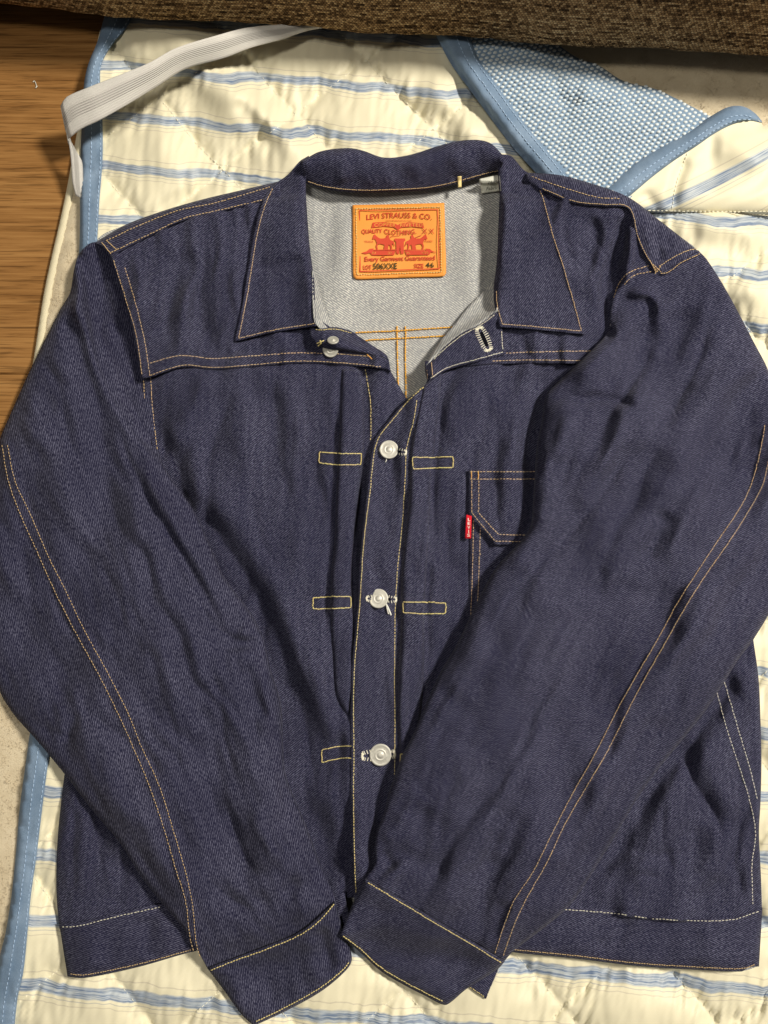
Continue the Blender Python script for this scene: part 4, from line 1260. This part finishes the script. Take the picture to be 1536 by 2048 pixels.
# ---- sleeve on the picture's right
SB_F = [([(1420, 640), (1392, 730), (1340, 830), (1290, 900)], -2.4, 8, 'c'), ([(1120, 800), (1160, 806), (1215, 800), (1280, 816)], -2.2, 6, 'c'), ([(1150, 860), (1130, 950), (1085, 1040)], -2.4, 7, 'c'), ([(1240, 930), (1180, 1020), (1100, 1110), (1030, 1170)], -2.4, 8, 'c'), ([(1330, 1000), (1310, 1080), (1250, 1150)], -1.8, 8, 'c'),
        ([(1080, 1130), (1020, 1200), (965, 1300)], -2.2, 7, 'c'), ([(960, 1330), (900, 1430), (862, 1520)], -2.2, 7, 'c'), ([(1100, 1290), (1040, 1380), (1010, 1470)], -1.6, 8, 'c'), ([(860, 1600), (830, 1680), (800, 1730)], -2.2, 7, 'c'), ([(1060, 1560), (1000, 1660), (960, 1740)], -1.8, 8, 'c'), ([(1470, 860), (1450, 960), (1400, 1050)], -1.8, 8, 'c'), ([(1247, 592), (1273, 585), (1300, 588), (1314, 604), (1316, 628), (1306, 652)], 4.5, 8), ([(1272, 614), (1290, 608), (1303, 616), (1301, 640)], -2.2, 9), ([(1284, 622), (1257, 646), (1215, 682), (1178, 718), (1135, 765)], 7, 20),
        ([(1318, 640), (1284, 703), (1244, 752), (1200, 790)], -6, 18), ([(1125, 793), (1165, 797), (1205, 794), (1278, 810)], -3.2, 8), ([(1370, 600), (1363, 650), (1335, 705), (1310, 756), (1284, 808)], -6, 28),
        ([(1340, 590), (1325, 660), (1300, 730)], 5, 14), ([(1225, 790), (1218, 835), (1196, 910), (1150, 1010)], -2.4, 15), ([(1252, 800), (1236, 870), (1195, 960)], 3.5, 13), ([(1290, 790), (1262, 861), (1215, 950), (1160, 1040)], -2.6, 17),
        ([(1100, 800), (1120, 850), (1115, 930)], 4, 26), ([(1085, 830), (1082, 880), (1090, 960)], 3, 12), ([(1440, 610), (1420, 720), (1370, 830), (1300, 930)], 6, 40), ([(1500, 740), (1490, 850), (1440, 960)], -3, 30),
        ([(1180, 1000), (1120, 1080), (1050, 1140)], -4, 30), ([(1120, 960), (1060, 1060), (1000, 1150)], 4, 22), ([(1300, 1020), (1280, 1100), (1250, 1180)], 2.5, 40), ([(1200, 1130), (1205, 1160), (1190, 1200)], -2, 10),
        ([(1340, 1020), (1325, 1060), (1290, 1130)], -3, 16), ([(970, 1230), (940, 1320), (890, 1400)], 4, 26), ([(1010, 1230), (975, 1320), (935, 1400), (900, 1450)], -3.5, 24), ([(920, 1470), (880, 1560), (840, 1640)], 3, 40),
        ([(830, 1590), (870, 1560), (930, 1550)], -2.5, 18), ([(790, 1690), (830, 1720), (900, 1740)], -3, 16), ([(760, 1680), (790, 1660), (810, 1620)], 3, 12), ([(760, 1700), (775, 1720), (790, 1740)], -3, 8),
        ([(1000, 1700), (960, 1780), (930, 1850)], -2.5, 18), ([(1100, 1500), (1030, 1640), (980, 1740)], 2, 34), ([(1180, 1560), (1150, 1640), (1100, 1720)], -2, 18), ([(1400, 1150), (1350, 1250), (1300, 1330)], 2.5, 26), ([(1020, 1800), (1000, 1840), (985, 1890)], -2.5, 12)]
tubeB = curve(SLEEVE_B, True, 12)
edgeB = curve(SLEEVE_B[1:23] , step=12); edgeB2 = curve(SLEEVE_B[24:50], step=12); capB = curve([(1214, 667), (1226, 600), (1260, 556), (1313, 545), (1355, 524), (1396, 500)], step=10)
endB = curve([(731, 1757), (870, 1840), (1009, 1922)], step=14)
FLt2 = blur(dilate(FL, 15), 40); FLn2 = FL.copy()
seamB1 = [(1530, 850), (1521, 900), (1505, 962), (1480, 1016), (1438, 1078), (1397, 1140), (1355, 1206), (1314, 1281), (1273, 1351), (1238, 1413), (1190, 1508), (1148, 1582), (1107, 1661), (1066, 1744), (1028, 1802), (1005, 1860), (989, 1910)]
seamB2 = [(1546, 870), (1538, 915), (1525, 970), (1496, 1024), (1459, 1082), (1413, 1148), (1370, 1215), (1331, 1285), (1293, 1351), (1260, 1413), (1215, 1502), (1173, 1574), (1132, 1644), (1095, 1723), (1053, 1797), (1028, 1851), (1006, 1913)]
seamBm = [tuple((np.array(a) + np.array(b)) / 2) for a, b in zip(seamB1, seamB2)]
def sb_z(px, py):
    d1 = pdist(px, py, edgeB)[0]; d2 = pdist(px, py, edgeB2)[0]; dc = pdist(px, py, capB)[0]; de = pdist(px, py, endB)[0]
    D = np.minimum(d1, d2)
    wr = .0130 * crumple(px, py, 59, 440, 88, 176) + .0010 * anoise(px, py, 65, 60, 18, 172) + .0012 * anoise(px, py, -20, 60, 40, 173)
    p = np.minimum(prof(d1, 65), prof(d2, 60))
    z = samp(FLt2, px, py) + .001 + .006 * sstep(dc, 0, 40) + (.014 - .009 * np.exp(-(de / 100)**2)) * p * (.25 + .75 * sstep(dc, 0, 90))
    z = z + folds_z(px, py, SB_F) * np.clip(D / 22, .15, 1) * np.clip(dc / 14, .1, 1) + wr * np.clip(D / 26, 0, 1) * np.clip(dc / 40, .2, 1) + folds_z(px, py, [(seamBm, .8, 11, 'p')])
    return np.maximum(z, np.minimum(samp(FLn2, px, py) + .0012, .05))
sb = sheet('sleeve', SLEEVE_B, sb_z, M_DENIM, jacket, s=5.5, twill=27, warp=62, under=RIM)
stitch(seamB1, sb_z, M_TAN, sb.obj, clip=lambda x, y: inside(x, y, sb.poly)); stitch(seamB2, sb_z, M_TAN, sb.obj, clip=lambda x, y: inside(x, y, sb.poly))

# ---- cuffs
UNDER = [(930, 1970, 1), (972, 1998, 1), (984, 1968), (1000, 1930, 1), (960, 1925, 1)]
un_z = lambda px, py: samp(FLu, px, py) + .003
FLu = blur(FL, 20)
un = sheet('cuff_end', UNDER, un_z, M_DENIM, jacket, s=5, thick=.003, twill=-40, pnt=True)
stitch([(975, 1990), (986, 1965), (998, 1938)], un_z, M_PALE, un.obj, gap=5, ln=4); stitch([(936, 1972), (968, 1993)], un_z, M_YEL, un.obj, gap=5, ln=4)
def cuff(outline, folds, tw, topc, botc, seed):
    pl_ = curve(outline, True, 12)
    f0 = blur(dilate(FL, 12), 26); f1 = FL.copy()
    tl = curve(topc, step=10)
    def z_(px, py):
        D = pdist(px, py, pl_, True)[0]; dt = pdist(px, py, tl)[0]
        z = samp(f0, px, py) + .0045 + .008 * prof(D, 40) + folds_z(px, py, folds) * np.clip(D / 18, .2, 1) + .0012 * anoise(px, py, tw, 60, 28, seed) * np.clip(D / 20, 0, 1)
        return np.maximum(z, samp(f1, px, py) + .0012)
    S = sheet('cuff', outline, z_, M_DENIM, jacket, s=5, twill=tw, warp=tw, under=[(.6, .0016), (2.5, .004), (8, .006)])
    stitch(topc, z_, M_YEL, S.obj, gap=6.0, ln=4.8, wd=2.3)
    stitch(botc, z_, M_YEL, S.obj, gap=5.6, ln=4.6, wd=2.3)
    return S
ca = cuff(CUFF_A, [([(640, 1850), (650, 1900), (665, 1950)], -4, 12), ([(620, 1870), (625, 1930), (640, 1970)], 3, 16), ([(550, 1900), (540, 1960), (560, 2010)], -2, 20), ([(470, 1935), (480, 1990)], 2, 18)], 96,
          [(421, 1941), (470, 1921), (532, 1899), (605, 1867), (645, 1836), (668, 1808)], [(698, 1925), (683, 1942), (638, 1977), (574, 2013), (512, 2043)], 181)
cb = cuff(CUFF_B, [([(760, 1800), (750, 1850), (740, 1900)], -1.5, 18), ([(860, 1850), (850, 1910), (850, 1970)], 2, 24), ([(940, 1900), (930, 1950), (910, 1990)], -1.5, 14)], 28,
          [(736, 1765), (790, 1798), (870, 1846), (940, 1887), (1005, 1927)], [(686, 1872), (718, 1896), (762, 1935), (808, 1963), (852, 1986), (886, 2003)], 182)

# ---- neck: facings, bands and collar
FAC_B = [(987, 560, 1), (996, 622, 1), (960, 648), (922, 669), (893, 692), (849, 735, 1), (868, 700), (882, 680), (908, 650), (938, 612), (965, 585)]
fcl = curve([(996, 622), (960, 648), (922, 669), (893, 692), (849, 735)], step=10)
fac_z = lambda px, py: samp(FL_d, px, py) + .002 + .010 * np.exp(-(pdist(px, py, fcl)[0] / 40)**1.5)
FL_d = blur(np.minimum(FL, .03), 14)
fcb = sheet('neck_facing', FAC_B, fac_z, M_INNER, jacket, s=4.5, thick=.002, twill=62, label='pale reverse of the right neck edge')
FAC_A = [(624, 540, 1), (628, 641), (640, 658, 1), (666, 656, 1), (652, 622), (640, 585), (632, 550)]
fc2 = curve([(624, 540), (628, 600), (630, 655)], step=10)
fac2_z = lambda px, py: samp(FL_d, px, py) + .002 + .012 * np.exp(-(pdist(px, py, fc2)[0] / 22)**1.5)
fca = sheet('neck_facing', FAC_A, fac2_z, M_INNER, jacket, s=4.5, thick=.002, twill=70, label='pale reverse of the left neck edge')
NB_A = [(620, 655, 1), (644, 657), (670, 654), (705, 663), (717, 672), (752, 695), (772, 709), (779, 724, 1), (764, 714), (732, 708), (688, 702), (640, 693), (622, 674)]
nal = curve([(620, 655), (644, 657), (670, 654), (705, 663), (717, 672), (752, 695), (772, 709)], step=8)
nab = curve([(779, 724), (764, 714), (732, 708), (688, 702), (640, 693)], step=8)
FL_e = blur(FL, 12); FL_e0 = FL.copy()
def nba_z(px, py):
    d2 = pdist(px, py, nab)[0]; d1 = pdist(px, py, nal)[0]
    return np.maximum(samp(FL_e, px, py) + .002 + .008 * prof(d2, 16) - .003 * np.exp(-(d1 / 10)**2), samp(FL_e0, px, py) + .0006)
nba = sheet('neck_band', NB_A, nba_z, M_DENIM, jacket, s=4, thick=.004, twill=-30)
stitch([(631, 659), (644, 660), (670, 658), (703, 666)], nba_z, M_YEL, nba.obj, gap=5, ln=4)
NB_B = [(992, 622, 1), (960, 646), (922, 667), (893, 690), (864, 717), (849, 731, 1), (851, 748), (856, 765, 1), (893, 741), (952, 724), (1010, 709, 1), (1004, 655)]
FL_g = blur(FL, 14); FL_g0 = FL.copy()
nbl = curve([(992, 622), (960, 646), (922, 667), (893, 690), (864, 717), (849, 731)], step=8)
def nbb_z(px, py):
    d = pdist(px, py, nbl)[0]
    return np.maximum(samp(FL_g, px, py) + .002 + .005 * np.exp(-(d / 50)**2) * prof(d + 3, 12), samp(FL_g0, px, py) + .0008) + .0006 * noise(px / 30, py / 25, 191)
nbb = sheet('neck_band', NB_B, nbb_z, M_DENIM, jacket, s=4, thick=.004, twill=48)
stitch([(1006, 704), (952, 719), (893, 736), (861, 757)], nbb_z, M_PALE, nbb.obj, gap=5.4, ln=4.6)
stitch([(989, 630), (960, 651), (922, 672), (893, 695), (866, 720)], nbb_z, M_PALE, nbb.obj, gap=5.4, ln=4.6)
stitch([(1003, 662), (1006, 700)], nbb_z, M_PALE, nbb.obj, gap=5.4); stitch([(863, 724), (866, 754)], nbb_z, M_TAN, nbb.obj, gap=5.4); stitch([(853, 732), (856, 760)], nbb_z, M_TAN, nbb.obj, gap=5.4)

STAND = [(604, 322, 1), (610, 366, 1), (650, 378), (716, 385), (783, 384), (854, 380), (913, 368), (963, 354), (1000, 345, 1), (1010, 315, 1), (978, 285), (933, 280), (883, 290), (818, 310), (768, 315), (725, 301), (695, 296), (640, 303)]
st_lo = curve([(604, 366), (650, 378), (716, 385), (783, 384), (854, 380), (913, 368), (963, 354), (1004, 344)], step=10)
st_up = curve([(600, 318), (640, 303), (695, 296), (725, 301), (768, 315), (818, 310), (883, 290), (933, 280), (978, 285), (1015, 315)], step=10)
def st_z(px, py):
    a = pdist(px, py, st_lo)[0]; b = pdist(px, py, st_up)[0]
    t = a / (a + b + 1e-6)
    return .025 + .021 * np.sin(t * math.pi / 2) - .005 * np.exp(-(b / 7)**2) + .0012 * anoise(px, py, 90, 60, 24, 193) * np.clip(a / 20, 0, 1) + folds_z(px, py, [([(665, 300), (680, 335), (690, 370)], 2, 20), ([(770, 318), (800, 345), (830, 372)], -2, 16), ([(900, 300), (920, 330), (925, 355)], 2.5, 18)])
stn = sheet('collar_stand', STAND, st_z, M_DENIM, jacket, s=4.5, thick=.003, twill=28)
stitch([(616, 363), (650, 373), (716, 380), (783, 379), (854, 375), (913, 363), (963, 349), (996, 341)], st_z, M_TAN, stn.obj, gap=4.4, ln=3.6, wd=1.8)

LEAF_A = [(548, 368, 1), (575, 350), (600, 322), (618, 311, 1), (612, 365), (614, 422), (621, 508), (628, 555), (630, 600), (632, 652, 1), (545, 665), (470, 683, 1), (486, 603), (498, 531), (507, 474), (521, 417), (536, 380)]
LEAF_B = [(1000, 308, 1), (1022, 312), (1048, 340), (1070, 352, 1), (1077, 365), (1092, 398), (1111, 470), (1130, 527), (1153, 603), (1170, 669, 1), (1068, 659), (1001, 654, 1), (989, 612), (987, 579), (992, 536), (997, 470), (1001, 413), (997, 365), (996, 330)]
def leaf(outline, fold, folds, tw, seed):
    fo = curve(fold, step=10)
    f0 = blur(dilate(FL * (RY > 385), 6), 22); f1 = FL.copy()
    f0 = np.maximum(f0, .018)
    pl_ = curve(outline, True, 10)
    def z_(px, py):
        d, _, t = pdist(px, py, fo)
        D = pdist(px, py, pl_, True)[0]
        h = .013 * (1 - sstep(py, 330, 640)) + .003
        base = np.minimum(samp(f0, px, py), .036) + .0025
        z = base + h * np.exp(-(d / 55)**1.4) - (.004 * np.exp(-(d / 6)**2)) * (py < 640) + folds_z(px, py, folds) + .0009 * anoise(px, py, 80, 70, 28, seed) + .0012 * np.exp(-(D / 9)**2) * (d > 20)
        return np.maximum(z, np.minimum(samp(f1, px, py), .047) + .0008)
    return sheet('collar_leaf', outline, z_, M_DENIM, jacket, s=4.5, thick=.004, twill=tw), z_
la, la_z = leaf(LEAF_A, [(612, 300), (612, 365), (614, 422), (621, 508), (628, 555), (632, 655)], [([(500, 533), (540, 535), (580, 526), (615, 520)], -2.5, 10), ([(540, 420), (560, 480), (565, 560)], 2, 26), ([(590, 560), (580, 610), (575, 655)], -1.5, 18)], 42, 201)
lb, lb_z = leaf(LEAF_B, [(998, 300), (997, 365), (1001, 413), (997, 470), (992, 536), (987, 579), (992, 620), (1001, 655)], [([(1025, 480), (1060, 462), (1095, 440)], -2, 10), ([(1060, 420), (1070, 520), (1080, 620)], 2, 28)], 52, 202)
stitch([(545, 377), (527, 420), (513, 476), (504, 531), (492, 604), (477, 677, 1), (547, 660), (629, 647)], la_z, M_TAN, la.obj, gap=5.4, ln=4.4)
stitch([(1080, 380), (1087, 400), (1106, 471), (1125, 528), (1147, 604), (1163, 662, 1), (1068, 653), (1004, 648)], lb_z, M_TAN, lb.obj, gap=5.4, ln=4.4)
stitch([(993, 582), (995, 612), (1005, 648)], lb_z, M_TAN, lb.obj, gap=5.4, ln=4.4)

# ---- labels inside the neck
sz_z = lambda px, py: np.maximum(st_z(px, np.minimum(py, 366)), .027) + .0012
lt = sheet('size_loop', [(915, 353, 1), (923, 352, 1), (923, 374, 1), (916, 375, 1)], sz_z, plain('yellow_ribbon', (222, 200, 140), .6), jacket, s=3, thick=.0008, pnt=False)
cl_z = lambda px, py: np.maximum(back_z(px, py) + .0016, .0275 * (py < 366)) + .0005 * np.sin(px / 9.0)
cl = sheet('care_label', [(958, 358, 1), (999, 349, 1), (1002, 382, 1), (963, 387, 1)], cl_z, M_LABEL, jacket, s=4, thick=.0008, pnt=False)
def skew(x0, y0, k): return lambda V: np.stack([V[:, 0], V[:, 1] + (V[:, 0] - x0) * k], 1)
lt_ = []
for (b_, x0, x1, y0, y1) in (("Made in", 976, 1006, 362, 369), ("Fabriqu\u00e9", 972, 1004, 374, 383)):
    V, F = fit_text(b_, x0, x1, y0, y1); V = skew(x0, y0, -.12)(V)
    V[:, 0] += (y1 - V[:, 1]) * .25
    lt_.append((V, F))
V, F = join(lt_)
keep = (V[:, 0] < 1001)
thin('label_lettering', np.where(keep[:, None], V, np.array([1001, 372])), F, cl_z, .0004, M_INK, cl.obj)

# ---- leather patch
def Z6(x, y): return (680 + x / 6.4, 390 + y / 6.4)
PATCH = [Z6(158, 128) + (1,), Z6(700, 118), Z6(1335, 100) + (1,), Z6(1346, 500), Z6(1358, 1000), Z6(1335, 1038), Z6(1000, 1052), Z6(500, 1070), Z6(205, 1078), Z6(170, 1050), Z6(162, 600)]
FLp = blur(FL, 40)
pt_z = lambda px, py: np.minimum(samp(FLp, px, py), back_z(px, py) + .001) * 0 + back_z(px, py) * .4 + .6 * (samp(FLp, px, py)) + .0016 + .0006 * noise(px / 60, py / 50, 211)
FLp = blur(np.where((RX > 600) & (RX < 1000) & (RY > 380) & (RY < 640), np.minimum(FL, .024), .02), 30)
pat = sheet('leather_patch', PATCH, pt_z, M_LEATHER, jacket, s=5, thick=.0014, label='orange leather patch printed in red with two horses')
def zpath(*pts): return [Z6(*p) + (1,) for p in pts]
stitch(zpath((205, 175), (1285, 155), (1300, 985), (215, 1022), (205, 175)), pt_z, M_YEL, pat.obj, gap=5.2, ln=3.8, wd=1.7, name='patch_stitching', lift=.0002)
prt = []
def quad(*p): return (np.array(p, float), [tuple(range(len(p)))])
for a_, b_, c_, d_ in (((245, 192), (1255, 182), (1255, 192), (245, 202)), ((245, 192), (255, 192), (265, 985), (252, 985)), ((1245, 185), (1255, 185), (1275, 945), (1263, 945)), ((252, 972), (1275, 936), (1275, 948), (252, 985))):
    prt.append(quad(a_, b_, c_, d_))
arch = lambda h: (lambda x: -h * (1 - (2 * x - 1)**2))
prt.append(fit_text("LEVI STRAUSS & CO.", 342, 1175, 250, 318, arch(26), 1.0, 1.0))
prt.append(fit_text("SAN FRANCISCO CAL", 585, 925, 322, 340, arch(3)))
prt.append(fit_text("QUALITY", 278, 540, 440, 502, lambda x: -8 * x, 1.0, 1.5))
prt.append(fit_text("CLOTHING.", 568, 975, 432, 494, lambda x: 18 * (1 - (2 * x - 1)**2), 1.1, 1.5))
prt.append(fit_text("X X", 1052, 1205, 432, 492, None, 1.0, 1))
prt.append(fit_text("TRADE", 312, 428, 584, 608)); prt.append(fit_text("MARK", 1090, 1190, 578, 602))
prt.append(fit_text("Every Garment Guaranteed", 318, 1215, 790, 868, lambda x: -18 * x, .95, 1.5))
prt.append(fit_text("LOT", 302, 402, 898, 952, None, 1.0, 2)); prt.append(fit_text("SIZE", 950, 1070, 880, 932, None, 1.0, 1.5))
def poly(*p):
    V = np.array(p, float)
    r = delaunay_2d_cdt([Vector(q) for q in V.tolist()], [(i, (i + 1) % len(V)) for i in range(len(V))], [], 1, 1e-5)
    return np.array([(v.x, v.y) for v in r[0]]), [tuple(f) for f in r[2]]
# ribbon banners
prt.append(poly((402, 420), (420, 352), (560, 345), (700, 365), (740, 385), (775, 362), (900, 348), (1060, 360), (1078, 422), (920, 405), (790, 415), (740, 445), (690, 412), (560, 402)))
prt.append(poly((272, 742), (340, 720), (380, 688), (430, 684), (425, 715), (715, 712), (690, 770), (410, 772), (385, 740), (330, 755)))
prt.append(poly((830, 712), (1105, 712), (1095, 684), (1150, 690), (1180, 715), (1245, 738), (1170, 730), (1140, 765), (850, 768)))
# horses, riders, trousers
horse = [(415, 562), (432, 512), (445, 500), (452, 512), (482, 538), (510, 556), (556, 556), (586, 545), (598, 520), (604, 508), (622, 510), (628, 530), (626, 552), (650, 578), (684, 590), (700, 640), (705, 664), (688, 640), (672, 618),
         (664, 640), (670, 690), (652, 690), (646, 650), (622, 634), (612, 698), (560, 698), (570, 640), (520, 626), (490, 630), (476, 658), (486, 696), (470, 698), (460, 655), (472, 618), (462, 588), (446, 560), (432, 570)]
prt.append(poly(*horse))
prt.append(poly(*[(1535 - x if True else x, y) for x, y in horse][::-1]))
prt.append(poly((428, 700), (715, 694), (715, 706), (428, 710))); prt.append(poly((826, 696), (1080, 700), (1080, 710), (826, 708)))
prt.append(poly((700, 556), (832, 556), (838, 580), (818, 600), (816, 752), (778, 755), (768, 640), (757, 755), (722, 752), (718, 600), (698, 584)))
prt.append(poly((640, 548), (652, 526), (760, 520), (780, 524), (654, 532), (646, 552))); prt.append(poly((950, 548), (1040, 512), (1044, 518), (958, 550)))
V, F = join(prt)
Vp = np.stack([680 + V[:, 0] / 6.4, 390 + V[:, 1] / 6.4], 1)
thin('red_print', Vp, F, pt_z, .00025, M_RED, pat.obj)
lt2 = [fit_text("COPPER", 440, 712, 362, 408, arch(6), 1.15, 1), fit_text("RIVETED", 770, 1056, 362, 408, arch(4), 1.1, 1), fit_text("PATENTED", 416, 662, 728, 758, None, 1.1, .6), fit_text("MAY 20 1873", 855, 1130, 726, 754, None, 1.05, .6)]
V, F = join(lt2)
o = thin('reversed_lettering', np.stack([680 + V[:, 0] / 6.4, 390 + V[:, 1] / 6.4], 1), F, pt_z, .00045, M_LEATHER, pat.obj); o['kind'] = 'stuff'
lt3 = [fit_text("506XXE", 425, 730, 876, 950, lambda x: -6 * x, 1.0, 1.5), fit_text("4 6", 1100, 1200, 864, 926, None, .8, 1.5)]
V, F = join(lt3)
o = thin('lot_and_size_numbers', np.stack([680 + V[:, 0] / 6.4, 390 + V[:, 1] / 6.4], 1), F, pt_z, .0003, M_BLACKINK, pat.obj); o['kind'] = 'stuff'

# ---- buttons and buttonholes
def lathe(profile, n=40):
    V = []; F = []
    for (r_, z_) in profile:
        for k in range(n): V.append((r_ * math.cos(2 * math.pi * k / n), r_ * math.sin(2 * math.pi * k / n), z_))
    m = len(profile)
    for i in range(m - 1):
        for k in range(n): F.append((i * n + k, i * n + (k + 1) % n, (i + 1) * n + (k + 1) % n, (i + 1) * n + k))
    return np.array(V), F
def button(cx, cy, rad, zf, tilt=(0, 0), parent=jacket, name='button'):
    z0 = float(zf(np.array([float(cx)]), np.array([float(cy)]))[0]) + .0032
    r_ = rad * .00044
    pr = [(.35, -.003), (.4, -.0016), (.9, -.0013), (1.0, -.0006), (1.0, 0), (.95, .0004), (.88, .0005), (.84, .00035), (.55, .00028), (.5, .0005), (.46, .0007), (.42, .0004), (.30, .0004), (.24, .0009), (.12, .0011), (.002, .00115)]
    V, F = lathe([(a * r_, b) for a, b in pr])
    tx, ty = R(tilt[0]), R(tilt[1])
    Rm = np.array(Vector((0, 0, 1)).rotation_difference(Vector((math.sin(tx), math.sin(ty), 1)).normalized()).to_matrix())
    c_ = P3(cx, cy, z0)
    o = link(name, V @ Rm.T + c_, F, M_BUTTON, parent)
    # raised lettering round the rim
    txt = "LEVI STRAUSS & CO  S.F. CAL  "
    lt_ = []
    for i, ch in enumerate(txt):
        if ch == ' ': continue
        a = -2 * math.pi * i / len(txt) + 2.2
        Vt, Ft = fit_text(ch, -.07, .07, -.1, .1)
        Vt = Vt * [1, -1]
        p_ = np.stack([Vt[:, 0] * r_, (Vt[:, 1] + .70) * r_], 1)
        ca_, sa_ = math.cos(a), math.sin(a)
        q = np.stack([p_[:, 0] * ca_ - p_[:, 1] * sa_, p_[:, 0] * sa_ + p_[:, 1] * ca_, np.full(len(p_), .0006)], 1)
        lt_.append((q @ Rm.T + c_, Ft))
    V, F = join(lt_)
    link('raised_lettering', V, F, M_BUTTON, o, False)
    return o
def buttonhole(cx, cy, length, width, ang, zf, parent, fuzz=1.0, full=True):
    c_, s_ = math.cos(R(ang)), -math.sin(R(ang))
    n = 46
    V = []; F = []; Hp = []
    for k in range(n):
        t = 2 * math.pi * k / n
        ex = (length / 2 - width / 2) * (1 if math.cos(t) > 0 else -1) if abs(math.cos(t)) > .02 else 0
        bx_, by_ = math.cos(t) * width / 2 + (length / 2 - width / 2) * max(-1, min(1, math.cos(t) * 1.6)), math.sin(t) * width / 2
        Hp.append((cx + bx_ * .62 * c_ - by_ * .45 * s_, cy + bx_ * .62 * s_ + by_ * .45 * c_))
        for rep in range(2):
            tt = t + random.gauss(0, .05)
            nx, ny = math.cos(tt) * .6, math.sin(tt)
            l0, l1 = -width * .26, width * (.10 + .16 * random.random() * fuzz)
            p0 = (bx_ + nx * l0, by_ + ny * l0); p1 = (bx_ + nx * l1, by_ + ny * l1)
            w_ = .75
            tn = (-ny * w_, nx * w_)
            q = [(p0[0] - tn[0], p0[1] - tn[1]), (p0[0] + tn[0], p0[1] + tn[1]), (p1[0] + tn[0], p1[1] + tn[1]), (p1[0] - tn[0], p1[1] - tn[1])]
            q = np.array([(cx + a * c_ - b * s_, cy + a * s_ + b * c_) for a, b in q])
            zz = zf(q[:, 0], q[:, 1])
            lo_ = P3(q[:, 0], q[:, 1], zz + .0001); hi_ = P3(q[:, 0], q[:, 1], zz + .0007 + random.random() * .0004)
            b0_ = len(V); V += list(lo_) + list(hi_)
            F += [(b0_ + 4, b0_ + 5, b0_ + 6, b0_ + 7)] + [(b0_ + i, b0_ + (i + 1) % 4, b0_ + 4 + (i + 1) % 4, b0_ + 4 + i) for i in range(4)]
    o = link('buttonhole', np.array(V), F, M_PALE, parent, False)
    Vh, Fh = poly(*Hp)
    thin('slit', Vh, Fh, zf, .00025, M_DARK, o)
    return o
fbt = lambda px, py: np.where(inside(px, py, pb.poly), plb_z(px, py), fb_z2(px, py))
buttonhole(786, 902, 54, 11, -6, fbt, fb.obj); button(778, 899, 19, fb_z2, (2, 3))
buttonhole(763, 1198, 60, 12, -2, fbt, fb.obj); button(757, 1197, 19, fb_z2, (-2, 4))
buttonhole(757, 1510, 66, 17, 4, fbt, fb.obj); button(761, 1510, 21, fb_z2, (1, -2))
buttonhole(968, 678, 50, 17, -66, nbb_z, nbb.obj)
button(666, 680, 11.5, nba_z, (0, 38), jacket, 'rivet_back')
button(661, 699, 16, lambda a, b: np.full(len(a), float(ya_z(np.array([661.]), np.array([712.]))[0]) + .001), (0, -30))
def thread(pts, zf, rad, mat, parent, lift=.001, name='loose_thread'):
    c_ = curve(pts, step=2)
    w_ = P3(c_[:, 0], c_[:, 1], zf(c_[:, 0], c_[:, 1]) + lift + .001 * np.sin(np.linspace(0, 3, len(c_))))
    V = []
    for i, p in enumerate(w_):
        t = w_[min(i + 1, len(w_) - 1)] - w_[max(i - 1, 0)]; t /= np.linalg.norm(t) + 1e-9
        n_ = np.cross(t, [0, 0, 1]); n_ /= np.linalg.norm(n_) + 1e-9
        b_ = np.cross(n_, t)
        for k in range(6): V.append(p + (n_ * math.cos(k * math.pi / 3) + b_ * math.sin(k * math.pi / 3)) * rad)
    F = [(i * 6 + k, i * 6 + (k + 1) % 6, (i + 1) * 6 + (k + 1) % 6, (i + 1) * 6 + k) for i in range(len(w_) - 1) for k in range(6)]
    return link(name, np.array(V), F, mat, parent)
thread([(771, 1206), (776, 1215), (782, 1230)], fb_z2, .0007, M_WHITE, jacket)
thread([(772, 1206), (774, 1216), (777, 1228)], fb_z2, .0005, M_WHITE, jacket)
thread([(634, 687), (641, 684), (648, 681)], nba_z, .0005, M_YEL, jacket); thread([(640, 681), (642, 686), (636, 692)], nba_z, .0005, M_YEL, jacket)
thread([(772, 915), (773, 920), (771, 924)], fb_z2, .0004, M_WHITE, jacket)
thread([(734, 709), (739, 713), (744, 718)], ya_z, .0004, M_GOLD, jacket)
